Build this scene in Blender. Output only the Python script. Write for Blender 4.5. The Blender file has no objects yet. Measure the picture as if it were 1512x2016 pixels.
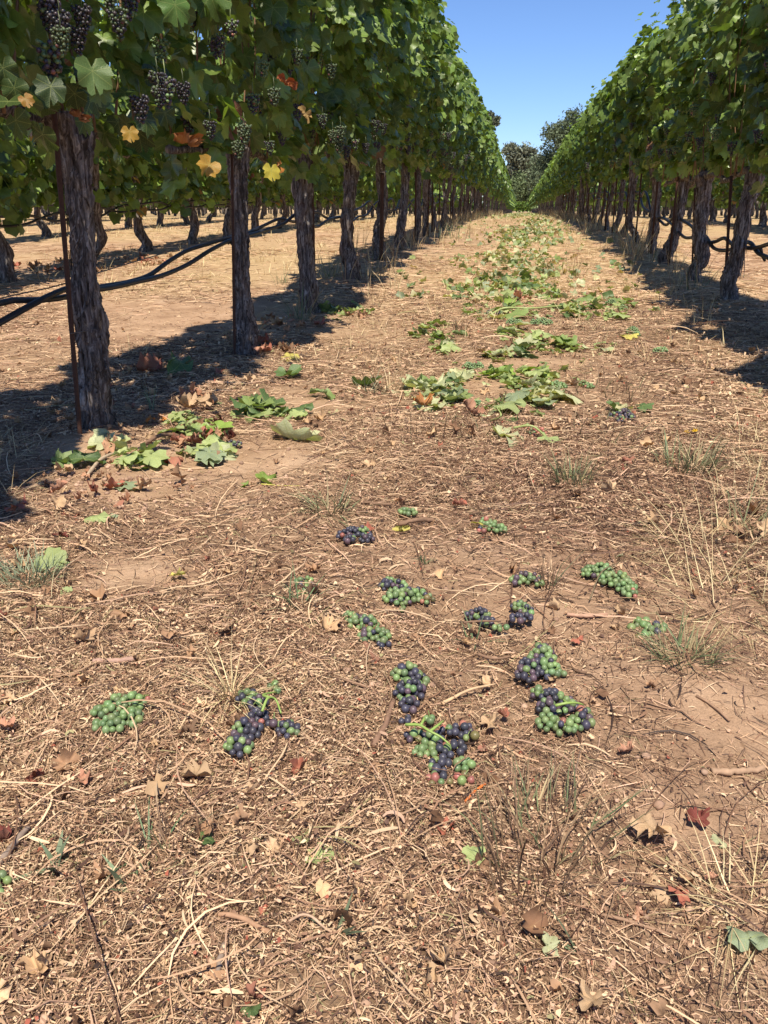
import bpy, bmesh, math, random
import numpy as np
from mathutils import Matrix, Vector
R_ = math.radians
scn = bpy.context.scene
random.seed(7)
rs = np.random.RandomState(7)

# ------------------------------------------------------------------ camera, sky, sun, exposure
CAM_Z = 0.72
PITCH, YAW = 20.09, 8.666
cam = bpy.data.cameras.new("camera")
cam.sensor_fit = 'VERTICAL'; cam.sensor_height = 36.0; cam.lens = 1676 / 2016 * 36
cam.clip_start = 0.02; cam.clip_end = 5000
camo = bpy.data.objects.new("camera", cam)
camo.location = (0, 0, CAM_Z); camo.rotation_euler = (R_(90 - PITCH), 0, R_(YAW))
scn.collection.objects.link(camo); scn.camera = camo

SUN_V = Vector((0.09, -0.52, 1.0)).normalized()      # towards the sun
SUN_EL = math.asin(SUN_V.z); SUN_AZ = math.atan2(SUN_V.x, SUN_V.y)
w = bpy.data.worlds.new("World"); scn.world = w; w.use_nodes = True
nt = w.node_tree; nt.nodes.clear()
sk = nt.nodes.new("ShaderNodeTexSky"); sk.sky_type = 'NISHITA'; sk.sun_disc = False
sk.sun_elevation = SUN_EL; sk.sun_rotation = SUN_AZ; sk.altitude = 1500
sk.air_density = 1.0; sk.dust_density = 0.0; sk.ozone_density = 5.0
bg = nt.nodes.new("ShaderNodeBackground"); bg.inputs[1].default_value = 0.090
wo = nt.nodes.new("ShaderNodeOutputWorld")
tn = nt.nodes.new("ShaderNodeMix"); tn.data_type = 'RGBA'; tn.blend_type = 'MULTIPLY'; tn.inputs[0].default_value = 1; tn.inputs[7].default_value = (.88, .97, 1.17, 1)
nt.links.new(sk.outputs[0], tn.inputs[6]); nt.links.new(tn.outputs[2], bg.inputs[0]); nt.links.new(bg.outputs[0], wo.inputs[0])
sl = bpy.data.lights.new("sun", 'SUN'); sl.energy = 5.0; sl.angle = R_(0.53); sl.color = (1.0, 0.915, 0.78)
so = bpy.data.objects.new("sun", sl); so.rotation_euler = SUN_V.to_track_quat('Z', 'Y').to_euler()
so.location = SUN_V * 40
scn.collection.objects.link(so)
scn.view_settings.view_transform = 'Standard'; scn.view_settings.look = 'None'
scn.view_settings.exposure = 0.58; scn.view_settings.gamma = 1.0; scn.view_settings.use_curve_mapping = False
scn.cycles.max_bounces = 6; scn.cycles.transmission_bounces = 4; scn.cycles.diffuse_bounces = 3
scn.cycles.transparent_max_bounces = 8

# ------------------------------------------------------------------ measuring helpers: picture pixel -> direction in the place
F_, CX, CY = 1676., 756., 1008.
_d = np.array([272 / F_, 613 / F_, 1.]); _d /= np.linalg.norm(_d)
_th = math.atan(613 / F_)
_up = np.array([0, math.cos(_th), -math.sin(_th)])
_X = np.cross(_d, _up)
if _X[0] < 0: _X = -_X
def ray(x, y):
    r = np.array([(x - CX) / F_, (CY - y) / F_, 1.])
    return np.array([r @ _X, r @ _d, r @ _up])
def on_x(x, y, X):
    r = ray(x, y); p = r * (X / r[0]); return np.array([p[0], p[1], p[2] + CAM_Z])
def on_y(x, y, Y):
    r = ray(x, y); p = r * (Y / r[1]); return np.array([p[0], p[1], p[2] + CAM_Z])

PY = np.array([-60, 0, 1, 2.3, 3.7, 5, 6.3, 8, 10, 12, 15, 18, 25, 35, 50, 70, 100, 130, 200, 600, 2500.])
PZ = np.array([-.78, -.70, -.685, -.665, -.645, -.605, -.57, -.50, -.465, -.44, -.41, -.40, -.44, -.55, -.70, -.93, -1.25, -1.6, -2.2, -4, -12]) + CAM_Z
def wave_set(n, f0, f1, seed):
    r = np.random.RandomState(seed)
    a = r.uniform(0, 2 * np.pi, n); f = np.exp(r.uniform(np.log(f0), np.log(f1), n))
    return np.cos(a) * f, np.sin(a) * f, r.uniform(0, 6.28, n), 1 / f
def wave(ws, x, y):
    kx, ky, ph, am = ws; out = np.zeros(np.shape(x))
    for a, b, c, d in zip(kx, ky, ph, am): out = out + d * np.sin(a * x + b * y + c)
    return out / np.sqrt((am ** 2).sum() / 2)
WL = wave_set(14, 1.2, 5, 1); WM = wave_set(22, 9, 60, 2); WD = wave_set(16, 2.0, 9, 3); WT = wave_set(16, 1.4, 14, 4)
WF = wave_set(24, 50, 260, 6)
ROWS = [-1.2, 1.25]
def ground_z(x, y, fine=True):
    x = np.asarray(x, float); y = np.asarray(y, float)
    z = np.interp(y, PY, PZ)
    fade = np.clip((30 - y) / 20, 0, 1)
    z = z + 0.010 * wave(WL, x, y) * fade
    for c in (-3.65, -1.2, 1.25, 3.7):
        z = z + 0.022 * np.exp(-((x - c) / .3) ** 2)
    z = z + 0.020 * np.exp(-(((x + 1.17) / .16) ** 2 + ((y - 2.2) / .2) ** 2))
    if fine: z = z + (0.0045 * wave(WM, x, y) + .0016 * wave(WF, x, y)) * np.clip((8 - y) / 6, 0, 1)
    return z
def gpt(px, py):
    r = ray(px, py); t = 0.3
    while t < 400:
        p = r * t
        if p[2] + CAM_Z < ground_z(p[0], p[1], False): break
        t += 0.004 + t * .002
    return np.array([p[0], p[1], float(ground_z(p[0], p[1], False))]), t
# ------------------------------------------------------------------ object helpers
def tag(o, label=None, cat=None, group=None, kind=None):
    if label: o['label'] = label
    if cat: o['category'] = cat
    if group: o['group'] = group
    if kind: o['kind'] = kind
    return o
def link(o, parent=None):
    scn.collection.objects.link(o)
    if parent is not None: o.parent = parent
    return o
def empty(name, loc, rz=0.):
    o = bpy.data.objects.new(name, None); o.location = loc; o.rotation_euler = (0, 0, rz); o.empty_display_size = .05
    return link(o)
def mesh(name, V, Fs, mat=None, col=None, uv=None, smooth=False):
    """V (n,3); Fs: list of int arrays (m,k); col (n,3) per vertex; uv (n,2) per vertex"""
    me = bpy.data.meshes.new(name); V = np.ascontiguousarray(V, dtype=np.float32)
    if not isinstance(Fs, list): Fs = [Fs]
    Fs = [np.asarray(f, dtype=np.int32) for f in Fs if len(f)]
    loops = np.concatenate([f.ravel() for f in Fs]); tot = np.concatenate([np.full(len(f), f.shape[1], np.int32) for f in Fs])
    st = np.concatenate([[0], np.cumsum(tot)[:-1]]).astype(np.int32)
    me.vertices.add(len(V)); me.vertices.foreach_set('co', V.ravel())
    me.loops.add(len(loops)); me.loops.foreach_set('vertex_index', loops)
    me.polygons.add(len(tot)); me.polygons.foreach_set('loop_start', st); me.polygons.foreach_set('loop_total', tot)
    if smooth: me.polygons.foreach_set('use_smooth', np.ones(len(tot), bool))
    me.update(calc_edges=True)
    if col is None: col = np.ones((len(V), 3))
    a = me.color_attributes.new('Col', 'FLOAT_COLOR', 'POINT')
    c4 = np.ones((len(V), 4), np.float32); c4[:, :3] = col; a.data.foreach_set('color', c4.ravel())
    if uv is not None:
        u = me.attributes.new('luv', 'FLOAT_VECTOR', 'POINT')
        u3 = np.zeros((len(V), 3), np.float32); u3[:, :2] = uv; u.data.foreach_set('vector', u3.ravel())
    if mat: me.materials.append(mat)
    return me
def obj(name, me, parent=None, mw=None, color=None):
    o = bpy.data.objects.new(name, me); link(o, parent)
    if mw is not None: o.matrix_local = mw
    if color is not None: o.color = (*color, 1)
    return o
class MB:
    def __init__(s): s.V = []; s.F = {}; s.C = []; s.U = []; s.n = 0
    def add(s, V, Fs, col=(1, 1, 1), uv=None):
        V = np.asarray(V, float)
        if not isinstance(Fs, list): Fs = [Fs]
        for f in Fs:
            f = np.asarray(f)
            if len(f): s.F.setdefault(f.shape[1], []).append(f + s.n)
        c = np.asarray(col, float); s.C.append(np.broadcast_to(c, (len(V), 3)) if c.ndim == 1 else c)
        s.U.append(np.zeros((len(V), 2)) if uv is None else uv); s.V.append(V); s.n += len(V)
    def mesh(s, name, mat, smooth=False):
        return mesh(name, np.concatenate(s.V), [np.concatenate(f) for f in s.F.values()], mat, np.concatenate(s.C), np.concatenate(s.U), smooth)
def tube(path, rad, sides=6, cap=True):
    P = np.asarray(path, float); n = len(P); rad = np.broadcast_to(np.asarray(rad, float), (n,))
    T = np.gradient(P, axis=0); T /= np.linalg.norm(T, axis=1)[:, None] + 1e-9
    ref = np.array([0, 0, 1.]) if abs(T[:, 2]).mean() < .8 else np.array([1., 0, 0])
    A = np.cross(T, ref); A /= np.linalg.norm(A, axis=1)[:, None] + 1e-9; B = np.cross(T, A)
    th = np.linspace(0, 2 * np.pi, sides, endpoint=False)
    V = P[:, None] + rad[:, None, None] * (np.cos(th)[None, :, None] * A[:, None] + np.sin(th)[None, :, None] * B[:, None])
    V = V.reshape(-1, 3); i = np.arange(n - 1)[:, None] * sides; j = np.arange(sides)[None]; k = (j + 1) % sides
    Fq = np.stack([i + j, i + k, i + sides + k, i + sides + j], -1).reshape(-1, 4)
    if not cap: return V, [Fq]
    V = np.vstack([V, P[0], P[-1]]); a = n * sides
    F0 = np.stack([np.full(sides, a), (np.arange(sides) + 1) % sides, np.arange(sides)], -1)
    b = (n - 1) * sides
    F1 = np.stack([np.full(sides, a + 1), b + np.arange(sides), b + (np.arange(sides) + 1) % sides], -1)
    return V, [Fq, np.vstack([F0, F1])]
def smooth_path(P, n):
    P = np.asarray(P, float); t = np.concatenate([[0], np.cumsum(np.linalg.norm(np.diff(P, axis=0), axis=1))])
    m = len(P)
    u = np.linspace(0, t[-1], n); out = np.zeros((n, P.shape[1]))
    idx = np.clip(np.searchsorted(t, u, side='right') - 1, 0, m - 2)
    D = np.gradient(P, t, axis=0)
    h = (t[idx + 1] - t[idx])[:, None]; s = ((u - t[idx]) / (t[idx + 1] - t[idx]))[:, None]
    return ((2 * s ** 3 - 3 * s ** 2 + 1) * P[idx] + (s ** 3 - 2 * s ** 2 + s) * h * D[idx] + (-2 * s ** 3 + 3 * s ** 2) * P[idx + 1] + (s ** 3 - s ** 2) * h * D[idx + 1])

# ------------------------------------------------------------------ materials
def newmat(name):
    m = bpy.data.materials.new(name); m.use_nodes = True; n = m.node_tree; n.nodes.clear()
    out = n.nodes.new('ShaderNodeOutputMaterial')
    def N(t, **kw):
        x = n.nodes.new(t)
        for k, v in kw.items():
            if k.startswith('i_'): x.inputs[k[2:].replace('_', ' ')].default_value = v
            else: setattr(x, k, v)
        return x
    return m, n, N, n.links.new, out
def tint(N, L, n):
    a = N('ShaderNodeAttribute', attribute_name='Col'); o = N('ShaderNodeObjectInfo')
    mx = N('ShaderNodeMix', data_type='RGBA', blend_type='MULTIPLY'); mx.inputs[0].default_value = 1
    L(a.outputs['Color'], mx.inputs[6]); L(o.outputs['Color'], mx.inputs[7])
    return mx.outputs[2], o
def math_(N, L, op, a, b=None, c=None):
    x = N('ShaderNodeMath', operation=op)
    for i, v in enumerate((a, b, c)):
        if v is None: continue
        if isinstance(v, (int, float)): x.inputs[i].default_value = v
        else: L(v, x.inputs[i])
    return x.outputs[0]
def mixc(N, L, fac, a, b, mode='MIX'):
    x = N('ShaderNodeMix', data_type='RGBA', blend_type=mode)
    for i, v in ((0, fac), (6, a), (7, b)):
        if isinstance(v, (int, float)): x.inputs[i].default_value = v
        elif isinstance(v, tuple): x.inputs[i].default_value = (*v, 1)
        else: L(v, x.inputs[i])
    return x.outputs[2]
def ramp(N, L, src, stops):
    r = N('ShaderNodeValToRGB'); L(src, r.inputs[0]); e = r.color_ramp.elements
    while len(e) < len(stops): e.new(.5)
    for k, (p, c) in enumerate(stops): e[k].position = p; e[k].color = (*c, 1)
    return r.outputs[0]

def leaf_mat(name, trans=.25, rough=.36, veins=True, dry=False):
    m, n, N, L, out = newmat(name)
    c, oi = tint(N, L, n)
    tc = N('ShaderNodeTexCoord')
    no = N('ShaderNodeTexNoise'); no.inputs['Scale'].default_value = 38 if not dry else 60; no.inputs['Detail'].default_value = 3
    L(tc.outputs['Object'], no.inputs['Vector'])
    v = math_(N, L, 'MULTIPLY_ADD', no.outputs['Fac'], .9, .55)
    hs = N('ShaderNodeHueSaturation'); L(c, hs.inputs['Color']); L(v, hs.inputs['Value']); c = hs.outputs[0]
    if veins:
        at = N('ShaderNodeAttribute', attribute_name='luv'); sp = N('ShaderNodeSeparateXYZ'); L(at.outputs['Vector'], sp.inputs[0])
        ang = math_(N, L, 'ARCTAN2', sp.outputs[0], sp.outputs[1])
        r = math_(N, L, 'SQRT', math_(N, L, 'ADD', math_(N, L, 'MULTIPLY', sp.outputs[0], sp.outputs[0]), math_(N, L, 'MULTIPLY', sp.outputs[1], sp.outputs[1])))
        pp = math_(N, L, 'PINGPONG', ang, R_(26))
        d = math_(N, L, 'MULTIPLY', math_(N, L, 'SUBTRACT', R_(0), pp), -1.0)
        d = math_(N, L, 'MULTIPLY', d, r)
        main = math_(N, L, 'LESS_THAN', d, .012)
        # side veins: herringbone along each main vein
        sv = math_(N, L, 'PINGPONG', math_(N, L, 'SUBTRACT', r, math_(N, L, 'MULTIPLY', d, .9)), .055)
        side = math_(N, L, 'MULTIPLY', math_(N, L, 'LESS_THAN', sv, .006), .5)
        vf = math_(N, L, 'MULTIPLY', math_(N, L, 'MAXIMUM', main, side), .5)
        c = mixc(N, L, vf, c, (.32, .36, .12) if not dry else (.30, .2, .1))
    geo = N('ShaderNodeNewGeometry')
    back = mixc(N, L, .22, c, (.30, .36, .20) if not dry else (.4, .28, .18))
    c2 = mixc(N, L, geo.outputs['Backfacing'], c, back)
    p = N('ShaderNodeBsdfPrincipled'); L(c2, p.inputs['Base Color'])
    p.inputs['Roughness'].default_value = rough; p.inputs['Specular IOR Level'].default_value = .45 if not dry else .2
    bp = N('ShaderNodeBump'); bp.inputs['Strength'].default_value = .35; bp.inputs['Distance'].default_value = .004
    L(no.outputs['Fac'], bp.inputs['Height']); L(bp.outputs[0], p.inputs['Normal'])
    tr = N('ShaderNodeBsdfTranslucent')
    L(mixc(N, L, 1.0, c, (1.5, 1.6, .55) if not dry else (1.1, .9, .6), 'MULTIPLY'), tr.inputs[0])
    ms = N('ShaderNodeMixShader'); ms.inputs[0].default_value = trans
    L(p.outputs[0], ms.inputs[1]); L(tr.outputs[0], ms.inputs[2]); L(ms.outputs[0], out.inputs[0])
    return m
M_leaf = leaf_mat('vine_leaf')
M_leafL = leaf_mat('vine_leaf_far', veins=False)
M_dry = leaf_mat('dry_leaf', trans=.12, rough=.7, dry=True)
M_fallen = leaf_mat('fallen_leaf', trans=.22, rough=.5)

def simple(name, rough=.7, spec=.3, nscale=0, namp=.5, bump=0, bdist=.002, stretch=None, base=None, trans=0):
    m, n, N, L, out = newmat(name)
    if base is None: c, _ = tint(N, L, n)
    else: c = base
    p = N('ShaderNodeBsdfPrincipled'); p.inputs['Roughness'].default_value = rough; p.inputs['Specular IOR Level'].default_value = spec
    if nscale:
        tc = N('ShaderNodeTexCoord'); mp = N('ShaderNodeMapping'); L(tc.outputs['Object'], mp.inputs[0])
        if stretch: mp.inputs['Scale'].default_value = stretch
        no = N('ShaderNodeTexNoise'); no.inputs['Scale'].default_value = nscale; no.inputs['Detail'].default_value = 5; L(mp.outputs[0], no.inputs['Vector'])
        k = math_(N, L, 'MULTIPLY_ADD', no.outputs['Fac'], 2 * namp, 1 - namp)
        hs = N('ShaderNodeHueSaturation'); L(k, hs.inputs['Value'])
        if isinstance(c, tuple): hs.inputs['Color'].default_value = (*c, 1)
        else: L(c, hs.inputs['Color'])
        c = hs.outputs[0]
        if bump:
            b = N('ShaderNodeBump'); b.inputs['Strength'].default_value = bump; b.inputs['Distance'].default_value = bdist
            L(no.outputs['Fac'], b.inputs['Height']); L(b.outputs[0], p.inputs['Normal'])
    if isinstance(c, tuple): p.inputs['Base Color'].default_value = (*c, 1)
    else: L(c, p.inputs['Base Color'])
    if trans:
        tr = N('ShaderNodeBsdfTranslucent'); L(c, tr.inputs[0]); ms = N('ShaderNodeMixShader'); ms.inputs[0].default_value = trans
        L(p.outputs[0], ms.inputs[1]); L(tr.outputs[0], ms.inputs[2]); L(ms.outputs[0], out.inputs[0])
    else: L(p.outputs[0], out.inputs[0])
    return m
M_straw = simple('straw', .62, .3, trans=.12)
M_grass = simple('grass_blade', .55, .3, trans=.2)
M_stem = simple('green_stem', .45, .4)
M_twig = simple('twig_bark', .8, .2, 90, .5, .6, .002, (1, 1, 1))
M_rust = simple('rusty_steel', .75, .3, 140, .6, .5, .0015, base=(.060, .028, .018))
M_hose = simple('black_hose', .42, .45, 30, .25, .1, .001, base=(.022, .023, .027))
M_wire = simple('trellis_wire', .5, .5, 80, .4, base=(.12, .10, .08))
M_cane = simple('cane_bark', .6, .3, 60, .35, base=(.20, .12, .065))

def bark_mat():
    m, n, N, L, out = newmat('vine_bark')
    tc = N('ShaderNodeTexCoord'); mp = N('ShaderNodeMapping'); mp.inputs['Scale'].default_value = (1, 1, .13); L(tc.outputs['Object'], mp.inputs[0])
    n1 = N('ShaderNodeTexNoise'); n1.inputs['Scale'].default_value = 75; n1.inputs['Detail'].default_value = 7; n1.inputs['Roughness'].default_value = .65; n1.inputs['Distortion'].default_value = .8; L(mp.outputs[0], n1.inputs['Vector'])
    n2 = N('ShaderNodeTexNoise'); n2.inputs['Scale'].default_value = 9; n2.inputs['Detail'].default_value = 4; L(tc.outputs['Object'], n2.inputs['Vector'])
    n3 = N('ShaderNodeTexNoise'); n3.inputs['Scale'].default_value = 190; n3.inputs['Detail'].default_value = 4; L(mp.outputs[0], n3.inputs['Vector'])
    c = ramp(N, L, n1.outputs['Fac'], [(.30, (.018, .012, .009)), (.42, (.058, .047, .041)), (.53, (.165, .140, .127)), (.66, (.40, .365, .335))])
    red = ramp(N, L, n2.outputs['Fac'], [(.52, (0, 0, 0)), (.66, (1, 1, 1))])
    c = mixc(N, L, math_(N, L, 'MULTIPLY', red, .25), c, (.13, .055, .030))
    h = math_(N, L, 'MULTIPLY_ADD', n3.outputs['Fac'], .45, n1.outputs['Fac'])
    b = N('ShaderNodeBump'); b.inputs['Strength'].default_value = .95; b.inputs['Distance'].default_value = .009; L(h, b.inputs['Height'])
    p = N('ShaderNodeBsdfPrincipled'); L(c, p.inputs['Base Color']); p.inputs['Roughness'].default_value = .85; p.inputs['Specular IOR Level'].default_value = .2
    L(b.outputs[0], p.inputs['Normal']); L(p.outputs[0], out.inputs[0]); return m
M_bark = bark_mat()

def berry_mat():
    m, n, N, L, out = newmat('grape_skin')
    c, oi = tint(N, L, n)
    tc = N('ShaderNodeTexCoord'); ad = N('ShaderNodeVectorMath', operation='ADD')
    cb = N('ShaderNodeCombineXYZ'); L(math_(N, L, 'MULTIPLY', oi.outputs['Random'], 7.), cb.inputs[0])
    L(tc.outputs['Object'], ad.inputs[0]); L(cb.outputs[0], ad.inputs[1])
    no = N('ShaderNodeTexNoise'); no.inputs['Scale'].default_value = 170; no.inputs['Detail'].default_value = 4; L(ad.outputs[0], no.inputs['Vector'])
    f = ramp(N, L, no.outputs['Fac'], [(.35, (0, 0, 0)), (.68, (1, 1, 1))])
    c2 = mixc(N, L, math_(N, L, 'MULTIPLY', f, .15), c, (.28, .27, .23))   # waxy bloom on the skin
    p = N('ShaderNodeBsdfPrincipled'); L(c2, p.inputs['Base Color'])
    L(math_(N, L, 'MULTIPLY_ADD', f, .3, .30), p.inputs['Roughness']); p.inputs['Specular IOR Level'].default_value = .45
    p.inputs['Subsurface Weight'].default_value = .12; p.inputs['Subsurface Radius'].default_value = (.4, .5, .2); p.inputs['Subsurface Scale'].default_value = .006
    L(p.outputs[0], out.inputs[0]); return m
M_berry = berry_mat()

def ground_mat():
    m, n, N, L, out = newmat('dry_soil')
    tc = N('ShaderNodeTexCoord'); P = tc.outputs['Object']
    def noise(s, d=5, r=.55, dist=0, vec=None):
        x = N('ShaderNodeTexNoise'); x.inputs['Scale'].default_value = s; x.inputs['Detail'].default_value = d; x.inputs['Roughness'].default_value = r; x.inputs['Distortion'].default_value = dist
        L(vec or P, x.inputs['Vector']); return x.outputs['Fac']
    at = N('ShaderNodeAttribute', attribute_name='Col'); sp = N('ShaderNodeSeparateColor'); L(at.outputs['Color'], sp.inputs[0])
    soil = ramp(N, L, noise(6, 7, .6), [(.3, (.33, .205, .125)), (.55, (.46, .30, .19)), (.75, (.55, .38, .255))])
    humus = ramp(N, L, noise(45, 6, .7, .6), [(.34, (.055, .032, .022)), (.5, (.155, .09, .058)), (.62, (.34, .215, .14)), (.74, (.52, .36, .25))])
    hay = ramp(N, L, noise(30, 6, .75, 1.5), [(.3, (.26, .17, .09)), (.5, (.48, .34, .18)), (.7, (.62, .48, .28))])
    c = mixc(N, L, sp.outputs[0], soil, humus)
    c = mixc(N, L, sp.outputs[1], c, hay)
    # small crumbs and grit
    g = noise(420, 3, .6); c = mixc(N, L, .35, c, ramp(N, L, g, [(.35, (.25, .25, .25)), (.6, (1, 1, 1))]), 'MULTIPLY')
    b1 = N('ShaderNodeBump'); b1.inputs['Strength'].default_value = .6; b1.inputs['Distance'].default_value = .006; L(noise(160, 6, .7), b1.inputs['Height'])
    b2 = N('ShaderNodeBump'); b2.inputs['Strength'].default_value = .5; b2.inputs['Distance'].default_value = .02; L(noise(28, 6, .65), b2.inputs['Height']); L(b2.outputs[0], b1.inputs['Normal'])
    p = N('ShaderNodeBsdfPrincipled'); L(c, p.inputs['Base Color']); p.inputs['Roughness'].default_value = .95; p.inputs['Specular IOR Level'].default_value = .1
    L(b1.outputs[0], p.inputs['Normal']); L(p.outputs[0], out.inputs[0]); return m
M_ground = ground_mat()

# ------------------------------------------------------------------ where the litter lies thick or thin
BARE = [(*gpt(x, y)[0][:2], rx, ry) for x, y, rx, ry in [(1430, 1430, .055, .06), (1345, 1630, .035, .04), (600, 1960, .07, .03), (270, 1130, .10, .10),
        (1020, 715, .25, .10), (480, 900, .22, .14), (620, 800, .15, .12), (250, 960, .12, .10), (560, 770, .15, .15), (190, 880, .12, .1), (30, 1520, .04, .04)]]
def thick(x, y):
    """0 bare soil .. 1 thick litter"""
    t = .90 + .27 * wave(WD, x, y) + .08 * wave(WT, x, y)
    for bx, by, rx, ry in BARE: t = t - .75 * np.exp(-(((x - bx) / rx) ** 2 + ((y - by) / ry) ** 2))
    out = np.clip((-1.42 - x) / .25, 0, 1)            # sandier beyond the vine rows
    t = t - .55 * out - .3 * np.clip((x - 1.6) / .3, 0, 1)
    t = t - .25 * np.clip(1 - abs(x + .75) / .3, 0, 1) * np.clip((y - 1.8) / 1, 0, 1)
    return np.clip(t, 0.16, 1.1)
def hayness(x, y):
    """0 brown crumbled litter .. 1 pale yellow hay"""
    h = .30 + .28 * wave(WT, x + 9, y)
    h = h + .55 * np.clip((x - .42 - .06 * y) / .25, 0, 1) + .5 * np.clip((y - 3.6) / 3, 0, 1) + .30 * np.clip((-x - .55 - .1 * y) / .3, 0, 1) - .25 * np.exp(-((x - .12) / .35) ** 2) * np.clip((4 - y) / 2, 0, 1)
    return np.clip(h, 0, 1)
# ------------------------------------------------------------------ ground sheet
def ground():
    xs = np.concatenate([-np.geomspace(1500, 8, 26), np.linspace(-7.6, -2.1, 46), np.linspace(-2.05, 1.9, 190), np.linspace(1.95, 7.5, 40), np.geomspace(8, 1500, 26)])
    ys = np.concatenate([np.linspace(-60, -2, 8), np.linspace(-1.5, .3, 14), np.linspace(.32, 3.2, 190), np.linspace(3.23, 9, 120), np.linspace(9.2, 30, 60), np.geomspace(31, 2400, 60)])
    X, Y = np.meshgrid(xs, ys); Z = ground_z(X, Y)
    T = thick(X, Y); H = hayness(X, Y)
    nx, ny = len(xs), len(ys)
    i = np.arange(ny - 1)[:, None] * nx + np.arange(nx - 1)[None]
    Fq = np.stack([i, i + 1, i + nx + 1, i + nx], -1).reshape(-1, 4)
    hum = np.clip(T * 1.15 - .1, 0, 1) * (1 - .85 * np.clip((Y - 3) / 5, 0, 1))
    hay = np.clip(H * (.25 + .6 * np.clip((Y - 2.5) / 5, 0, 1)), 0, 1)
    out = (X < -1.5) | (X > 1.6)
    hay = np.where(out, np.clip(.15 + .3 * wave(WL, X, Y) + .06 * (Y - 4), 0, .9), hay)
    C = np.stack([hum, hay, 0 * hum], -1).reshape(-1, 3)
    me = mesh('ground', np.stack([X, Y, Z], -1).reshape(-1, 3), Fq, M_ground, C, smooth=True)
    tag(obj('ground', me), 'sandy vineyard ground sloping up between the vine rows', kind='structure')
ground()

# ------------------------------------------------------------------ litter: straw, crumbs, leaf bits
def in_view(rs, n, y0, y1, mar=.22, p=1.0):
    y = y0 + (y1 - y0) * rs.uniform(0, 1, n) ** p
    a = -.114 - .62 * y - mar; b = .105 + .262 * y + mar
    x = a + (b - a) * rs.uniform(0, 1, n); return x, y
def straws(rs, x, y, Ln, wd, off, tilt, curve, palette, pw, seg=3, az=None):
    n = len(x); az = rs.uniform(0, 2 * np.pi, n) if az is None else az
    s = np.linspace(-.5, .5, seg + 1)[None]; k = curve * rs.normal(0, 1, n)
    ang = az[:, None] + k[:, None] * s * 2
    dx = np.cos(ang) * (Ln / seg)[:, None]; dy = np.sin(ang) * (Ln / seg)[:, None]
    px = x[:, None] + np.concatenate([np.zeros((n, 1)), np.cumsum(dx[:, 1:], 1)], 1); py = y[:, None] + np.concatenate([np.zeros((n, 1)), np.cumsum(dy[:, 1:], 1)], 1)
    arch = off[:, None] + (Ln * rs.normal(0, tilt, n))[:, None] * s + (Ln * rs.uniform(0, .07, n))[:, None] * (1 - 4 * s ** 2)
    pz = ground_z(px, py) + np.abs(arch) + .0006
    roll = rs.uniform(-1.1, 1.1, n)[:, None]; tp = (1 - .55 * (np.abs(s) * 2) ** 3)
    hw = (wd / 2)[:, None] * tp
    nx, ny, nz = -np.sin(ang) * np.cos(roll) * hw, np.cos(ang) * np.cos(roll) * hw, np.sin(roll) * hw + 0 * ang
    V = np.stack([np.stack([px - nx, py - ny, pz - nz], -1), np.stack([px + nx, py + ny, pz + nz], -1)], 2)  # n,seg+1,2,3
    V = V.reshape(-1, 3); b = np.arange(n)[:, None] * (2 * (seg + 1)) + np.arange(seg)[None] * 2
    Fq = np.stack([b, b + 1, b + 3, b + 2], -1).reshape(-1, 4)
    ci = np.array([rs.choice(len(palette), p=q) for q in pw]) if np.ndim(pw) > 1 else rs.choice(len(palette), n, p=pw)
    c = np.array(palette)[ci] * rs.uniform(.75, 1.2, (n, 1))
    return V, Fq, np.repeat(c, 2 * (seg + 1), axis=0)
PAL = [(.68, .485, .30), (.51, .325, .195), (.27, .152, .092), (.115, .060, .039), (.60, .385, .255), (.050, .029, .021), (.31, .27, .13)]
def pick_w(rs, h):
    """choose a palette index per piece from hayness h"""
    u = rs.uniform(0, 1, len(h)); brown = np.array([.13, .21, .26, .20, .10, .09, .01]); hay = np.array([.46, .28, .1, .03, .08, .01, .04])
    w_ = brown[None] * (1 - h[:, None]) + hay[None] * h[:, None]; cw = np.cumsum(w_ / w_.sum(1, keepdims=True), 1)
    return (u[:, None] > cw).sum(1).clip(0, 6)
def straw_layer(name, label, seed, zones, cat_mat=M_straw):
    r = np.random.RandomState(seed); mb = MB()
    for (n, y0, y1, L0, L1, w0, w1, offm, seg) in zones:
        x, y = in_view(r, n, y0, y1, .25 + .03 * y1, .9); t = thick(x, y); keep = r.uniform(0, 1, n) < t ** 1.3; x, y = x[keep], y[keep]; n_ = len(x)
        Ln = L0 * (L1 / L0) ** r.uniform(0, 1, n_) ** 1.4; wd = r.uniform(w0, w1, n_); h = hayness(x, y)
        V, Fq, _ = straws(r, x, y, Ln, wd, r.uniform(0, offm, n_) * np.clip(thick(x, y), .2, 1), .05, .9 if L1 < .12 else .45, PAL, [1 / 7.] * 7, seg)
        c = np.array(PAL)[pick_w(r, h)] * r.uniform(.72, 1.18, (n_, 1))
        mb.add(V, Fq, np.repeat(c, 2 * (seg + 1), axis=0))
    return tag(obj(name, mb.mesh(name, cat_mat)), label, kind='stuff')
straw_layer('straw_litter', 'dry straw scattered over the ground between the rows', 11,
            [(78000, .28, 1.3, .010, .065, .0006, .0016, .007, 2), (76000, 1.2, 2.6, .014, .08, .0009, .0021, .009, 2),
             (60000, 2.5, 5, .025, .10, .0014, .0030, .010, 2), (30000, 5, 10, .05, .16, .003, .006, .012, 2), (15000, 9, 22, .08, .22, .006, .012, .012, 1)])
straw_layer('long_straw', 'long pale dry grass stems lying loose on the litter', 12,
            [(1300, .28, 1.6, .05, .20, .0011, .0026, .016, 5), (1900, 1.4, 4, .07, .26, .0015, .0030, .02, 4), (2200, 4, 9, .1, .3, .003, .005, .03, 3)])
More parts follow.
